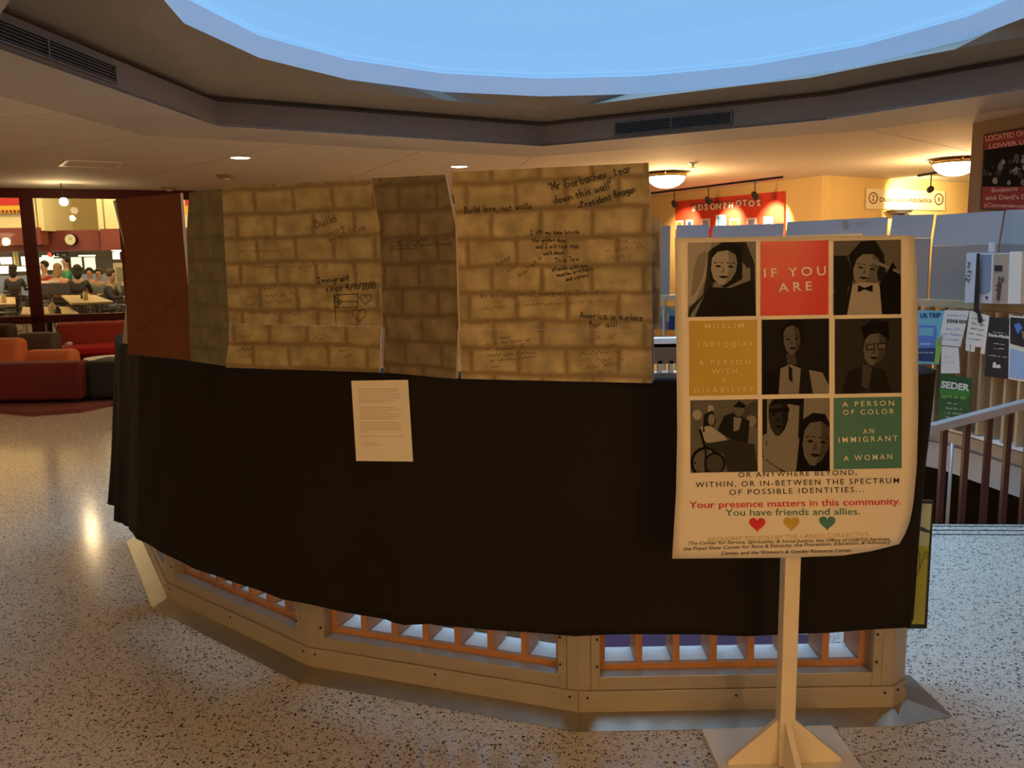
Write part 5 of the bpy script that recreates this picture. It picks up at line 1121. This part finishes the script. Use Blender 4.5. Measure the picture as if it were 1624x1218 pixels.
person('person in a dark coat leaning back with stretched legs at the right', 167, 427, 20.4, PI / 2 + .1 - PI, s_dark, tj_, m_brnh, lean=.1, recline=.3)
person('person with dark hair seated behind the reclining person', 175, 425, 23.3, PI, s_grey, tr, m_brnh)
person('dark-clothed person seated in front of the lit counter at the far left', 20, 419, 22.8, .2, s_dark, tr, m_bh, long_hair=True)

# ------------------------------------------------------------------ lounge
PL = [atz(-120, 668, 0), atz(0, 655.5, 0), atz(50, 661, 0), atz(128, 655, 0), atz(175, 645, 0), atz(260, 640, 0)]
mb = MB(); poly = [Vector((p.x, p.y, .001)) for p in PL] + [SR + Vector((0, -.3, .001)), SL + Vector((.2, -.3, .001))]
mb.prism(poly, (0, 0, .05)); t = tag(mb.build('carpet_platform', mat('maroon_carpet', (.15, .04, .03), .9, var=.2, vscale=40)), 'low dark maroon carpeted platform under the lounge seats', 'platform')
Z0 = .052
def cushbox(name, a, b, m, parent, bev=.05):
    mb = MB(); mb.box(a, b); o = mb.build(name, m, parent, bevel=bev, seg=4, smooth=True); return o
m_sr, m_sb, m_so, m_sk, m_sg = mat('sofa_maroon_fabric', (.11, .008, .009), .85, var=.15, vscale=60), mat('sofa_red_fabric', (.52, .012, .012), .8, var=.35, vscale=25), mat('sofa_orange_fabric', (.66, .20, .07), .8, var=.1, vscale=50), mat('sofa_black_fabric', (.018, .018, .016), .85, var=.2, vscale=50), mat('sofa_grey_fabric', (.10, .085, .06), .8, var=.15, vscale=40)
m_srb = mat('sofa_brick_fabric', (.36, .05, .03), .85, var=.15, vscale=50)
# near maroon sofa seen from its back
a, b = atY(-140, 580, 9.45), atY(125, 583, 9.45); t = thing('lounge_sofa', 'maroon lounge sofa seen from behind, nearest at the left edge', 'sofa', ((a.x + b.x) / 2, 9.6, Z0), 'lounge seats')
cushbox('backrest', (a.x, 9.45, Z0 + .04), (b.x, 9.75, a.z), m_sr, t, .04); cushbox('seat', (a.x, 9.76, Z0 + .04), (b.x, 10.35, .36), m_sb, t); mb = MB()
for x in (a.x + .1, b.x - .1):
    for y in (9.55, 10.25): mb.box((x - .03, y - .03, Z0), (x + .03, y + .03, Z0 + .039))
mb.build('feet', m_blackp, t)
# black cube seat
a, b = atY(131, 574, 9.6), atY(205, 574, 9.6); t = thing('lounge_cube', 'square black lounge seat between the maroon sofa and the cloth', 'seat', ((a.x + b.x) / 2, 10, Z0), 'lounge seats')
cushbox('cushion', (a.x, 9.6, Z0 + .03), (b.x, 10.15, a.z), m_sk, t, .04); mb = MB()
for x in (a.x + .08, b.x - .08):
    for y in (9.7, 10.05): mb.box((x - .025, y - .025, Z0), (x + .025, y + .025, Z0 + .029))
mb.build('feet', m_blackp, t)
# round table
p = atz(176, 566.5, .45); t = thing('round_table', 'low round pale lounge table behind the black seat', 'table', (p.x, p.y, Z0)); mb = MB(); mb.lathe((p.x, p.y, .42), [(0, 0), (.31, 0), (.32, .015), (.31, .03), (0, .03)], 36); mb.build('tabletop', m_paper, t)
mb = MB(); mb.tube([(p.x, p.y, Z0 + .02), (p.x, p.y, .419)], .035, 10); mb.lathe((p.x, p.y, Z0), [(.24, 0), (.24, .015), (.04, .03)], 20); mb.build('pedestal', m_steel, t)
# orange ottomans
for (x0, x1, yt, Y, lab) in ((31, 112, 557, 10.55, 'orange upholstered lounge chair behind the maroon sofa'), (-60, 26, 539, 10.38, 'orange upholstered lounge chair at the left edge')):
    a, b = atY(x0, yt, Y), atY(x1, yt, Y); t = thing('lounge_chair', lab, 'armchair', ((a.x + b.x) / 2, Y + .3, Z0), 'lounge seats')
    cushbox('backrest', (a.x, Y, Z0 + .05), (b.x, Y + .28, a.z), m_so, t, .08); cushbox('seat', (a.x + .02, Y + .285, Z0 + .05), (b.x - .02, Y + .6, .36), m_so, t, .05)
    mb = MB()
    for x in (a.x + .1, b.x - .1):
        for y in (Y + .1, Y + .5): mb.box((x - .02, y - .02, Z0), (x + .02, y + .02, Z0 + .049))
    mb.build('feet', m_blackp, t)
# grey chairs
for (x0, x1, yt, Y, m, lab) in ((22, 84, 529, 11.16, m_sg, 'dark grey upholstered lounge chair in front of the glass'), (-70, 14, 516, 12.2, mat('sofa_brown_fabric', (.07, .035, .025), .85), 'dark brown upholstered lounge chair at the left edge')):
    a, b = atY(x0, yt, Y), atY(x1, yt, Y); t = thing('lounge_chair', lab, 'armchair', ((a.x + b.x) / 2, Y + .3, Z0), 'lounge seats')
    cushbox('backrest', (a.x, Y, Z0 + .05), (b.x, Y + .25, a.z), m, t, .07); cushbox('seat', (a.x + .02, Y + .255, Z0 + .05), (b.x - .02, Y + .37, .36), m, t, .05)
    mb = MB()
    for x in (a.x + .1, b.x - .1):
        for y in (Y + .08, Y + .31): mb.box((x - .02, y - .02, Z0), (x + .02, y + .02, Z0 + .049))
    mb.build('feet', m_blackp, t)
# big red bench
A, B = atY(88, 513, 12.2), atY(240, 502, 12.6); dd = Vector((B.x - A.x, B.y - A.y, 0)).normalized(); t = thing('lounge_bench', 'long red lounge bench with a high back under the glass', 'bench', ((A.x + B.x) / 2, 12.1, Z0), 'lounge seats')
nb = Vector((dd.y, -dd.x, 0)); P0 = Vector((A.x, A.y, 0)); P1 = Vector((B.x, B.y, 0))
mb = MB(); mb.prism([P0 + Vector((0, 0, .1)), P1 + Vector((0, 0, .1)), P1 - nb * .2 + Vector((0, 0, .1)), P0 - nb * .2 + Vector((0, 0, .1))], (0, 0, A.z - .1)); mb.build('backrest', m_srb, t, bevel=.05, seg=4, smooth=True)
zs = .47
mb = MB(); mb.prism([P0 + nb * .005 + Vector((0, 0, zs - .12)), P1 + nb * .005 + Vector((0, 0, zs - .12)), P1 + nb * .62 + Vector((0, 0, zs - .12)), P0 + nb * .62 + Vector((0, 0, zs - .12))], (0, 0, .12)); mb.build('seat', m_sb, t, bevel=.035, seg=3, smooth=True)
mb = MB(); mb.prism([P0 + nb * .005 + Vector((.02, 0, Z0)), P1 + nb * .005 + Vector((0, 0, Z0)), P1 + nb * .58 + Vector((0, 0, Z0)), P0 + nb * .58 + Vector((.02, 0, Z0))], (0, 0, zs - .122 - Z0)); mb.build('base', m_sr, t)
p = P0 + nb * .3 + dd * .2; t = thing('crumpled_napkin', 'small crumpled white napkin on the red bench seat', 'napkin', (p.x, p.y, zs)); mb = MB(); ico(mb, (p.x, p.y, zs + .03), .04, 1.3, 1, .7, 8); r_ = random.Random(3); mb.v = [v + Vector((r_.uniform(-.008, .008),) * 3) for v in mb.v]; mb.build('napkin', m_paper, t)

# ------------------------------------------------------------------ lower level glimpsed through the fins
m_purple = mat('purple_fabric', (.075, .02, .055), .8)
mb = MB(); mb.prism([Vector((.30, 2.99, .002)), Vector((1.24, 2.97, .002)), Vector((1.24, 3.22, .002)), Vector((.30, 3.27, .002))], (0, 0, .07)); o = mb.build('purple_mat', m_purple, bevel=.012); tag(o, 'folded purple mat lying behind the guard under the poster', 'mat')
t = thing('potted_plant', 'green potted plant on the lower level seen between the fins', 'plant', (-.1, 5.6, -3.4)); mb = MB(); mb.lathe((-.1, 5.6, -3.4), [(0, 0), (.2, 0), (.27, .45), (.24, .45), (.22, .4), (0, .4)], 18); mb.build('pot', m_sr, t)
mb = MB(); r_ = random.Random(9)
mb.tube([(-.1, 5.6, -3.0), (-.08, 5.58, -2.2)], .02, 6); mb.build('stem', m_brownp, t)
mb = MB()
for k in range(60):
    a = r_.uniform(0, 6.28); e = r_.uniform(-.3, 1.2); L_ = r_.uniform(.2, .45); b0 = Vector((-.09, 5.59, r_.uniform(-2.9, -2.2))); dr = Vector((math.cos(a) * math.cos(e), math.sin(a) * math.cos(e), math.sin(e))); sd_ = dr.cross(Vector((0, 0, 1))).normalized() * .05
    mb.add([b0, b0 + dr * L_ * .5 + sd_, b0 + dr * L_, b0 + dr * L_ * .5 - sd_], [(0, 1, 2, 3)])
o = mb.build('foliage', mat('leaf_green', (.05, .16, .03), .5), t, fix=False); o['kind'] = 'stuff'
for (x, y, lab) in ((-1.3, 6.2, 'lit yellow display shelf on the lower level, left one'), (-.75, 7.4, 'lit yellow display shelf on the lower level, right one')):
    t = thing('display_shelf', lab, 'shelf', (x, y, -3.4)); mb = MB(); mb.box((x - .5, y, -3.4), (x + .5, y + .4, -2.2)); mb.build('body', m_palewood, t); mb = MB(); mb.box((x - .5, y - .02, -2.35), (x + .5, y - .001, -2.28)); mb.build('light_strip', emi('yellow_strip', (1, .8, .2), 2.2), t)
    mb = MB(); mb.box((x - .5, y - .03, -2.9), (x + .5, y - .001, -2.87)); mb.build('shelf_board', m_white, t)
for x, y, e in ((-2, 4.5, 60), (2.5, 8.5, 50), (0, 6.5, 50)): 
    t = thing('lower_lamp', 'round lower level lamp ' + {-2: 'under the floor slab on the left', 2.5: 'under the floor slab at the back', 0: 'standing in the middle of the lower floor'}[x], 'light', (x, y, -.31 if (x - CX) ** 2 + (y - CY) ** 2 > 9.5 else -3.3), 'lower level lamps'); mb = MB()
    z = t.location.z; mb.lathe((x, y, z), [(.1, 0), (.1, -.02), (0, -.03)] if z > -1 else [(.1, -.09), (.1, .02), (0, .03)], 14); mb.build('lens', m_disc, t); point((x, y, z - .2 if z > -1 else z + .4), e, WARM, .1, t)

# thin metal divider strips in the terrazzo; the last one draws a reflection edge
fl = bpy.data.objects['floor']
def strip(a, b): mb = MB(); mb.seg(a, b, .004, .0002, .0008); mb.build('divider_or_reflection_line', mat('floor_line_grey', (.30, .28, .25), .4), fl)
for s in (((231, 1017), (290, 1195)), ((1280, 1216), (1624, 1143)), ((160, 718), (20, 765))): strip(atz(*s[0], 0), atz(*s[1], 0))
for a in (200, 220, 240, 260): p, q = circ(a, RG + .13), circ(a, RG + 3.5);
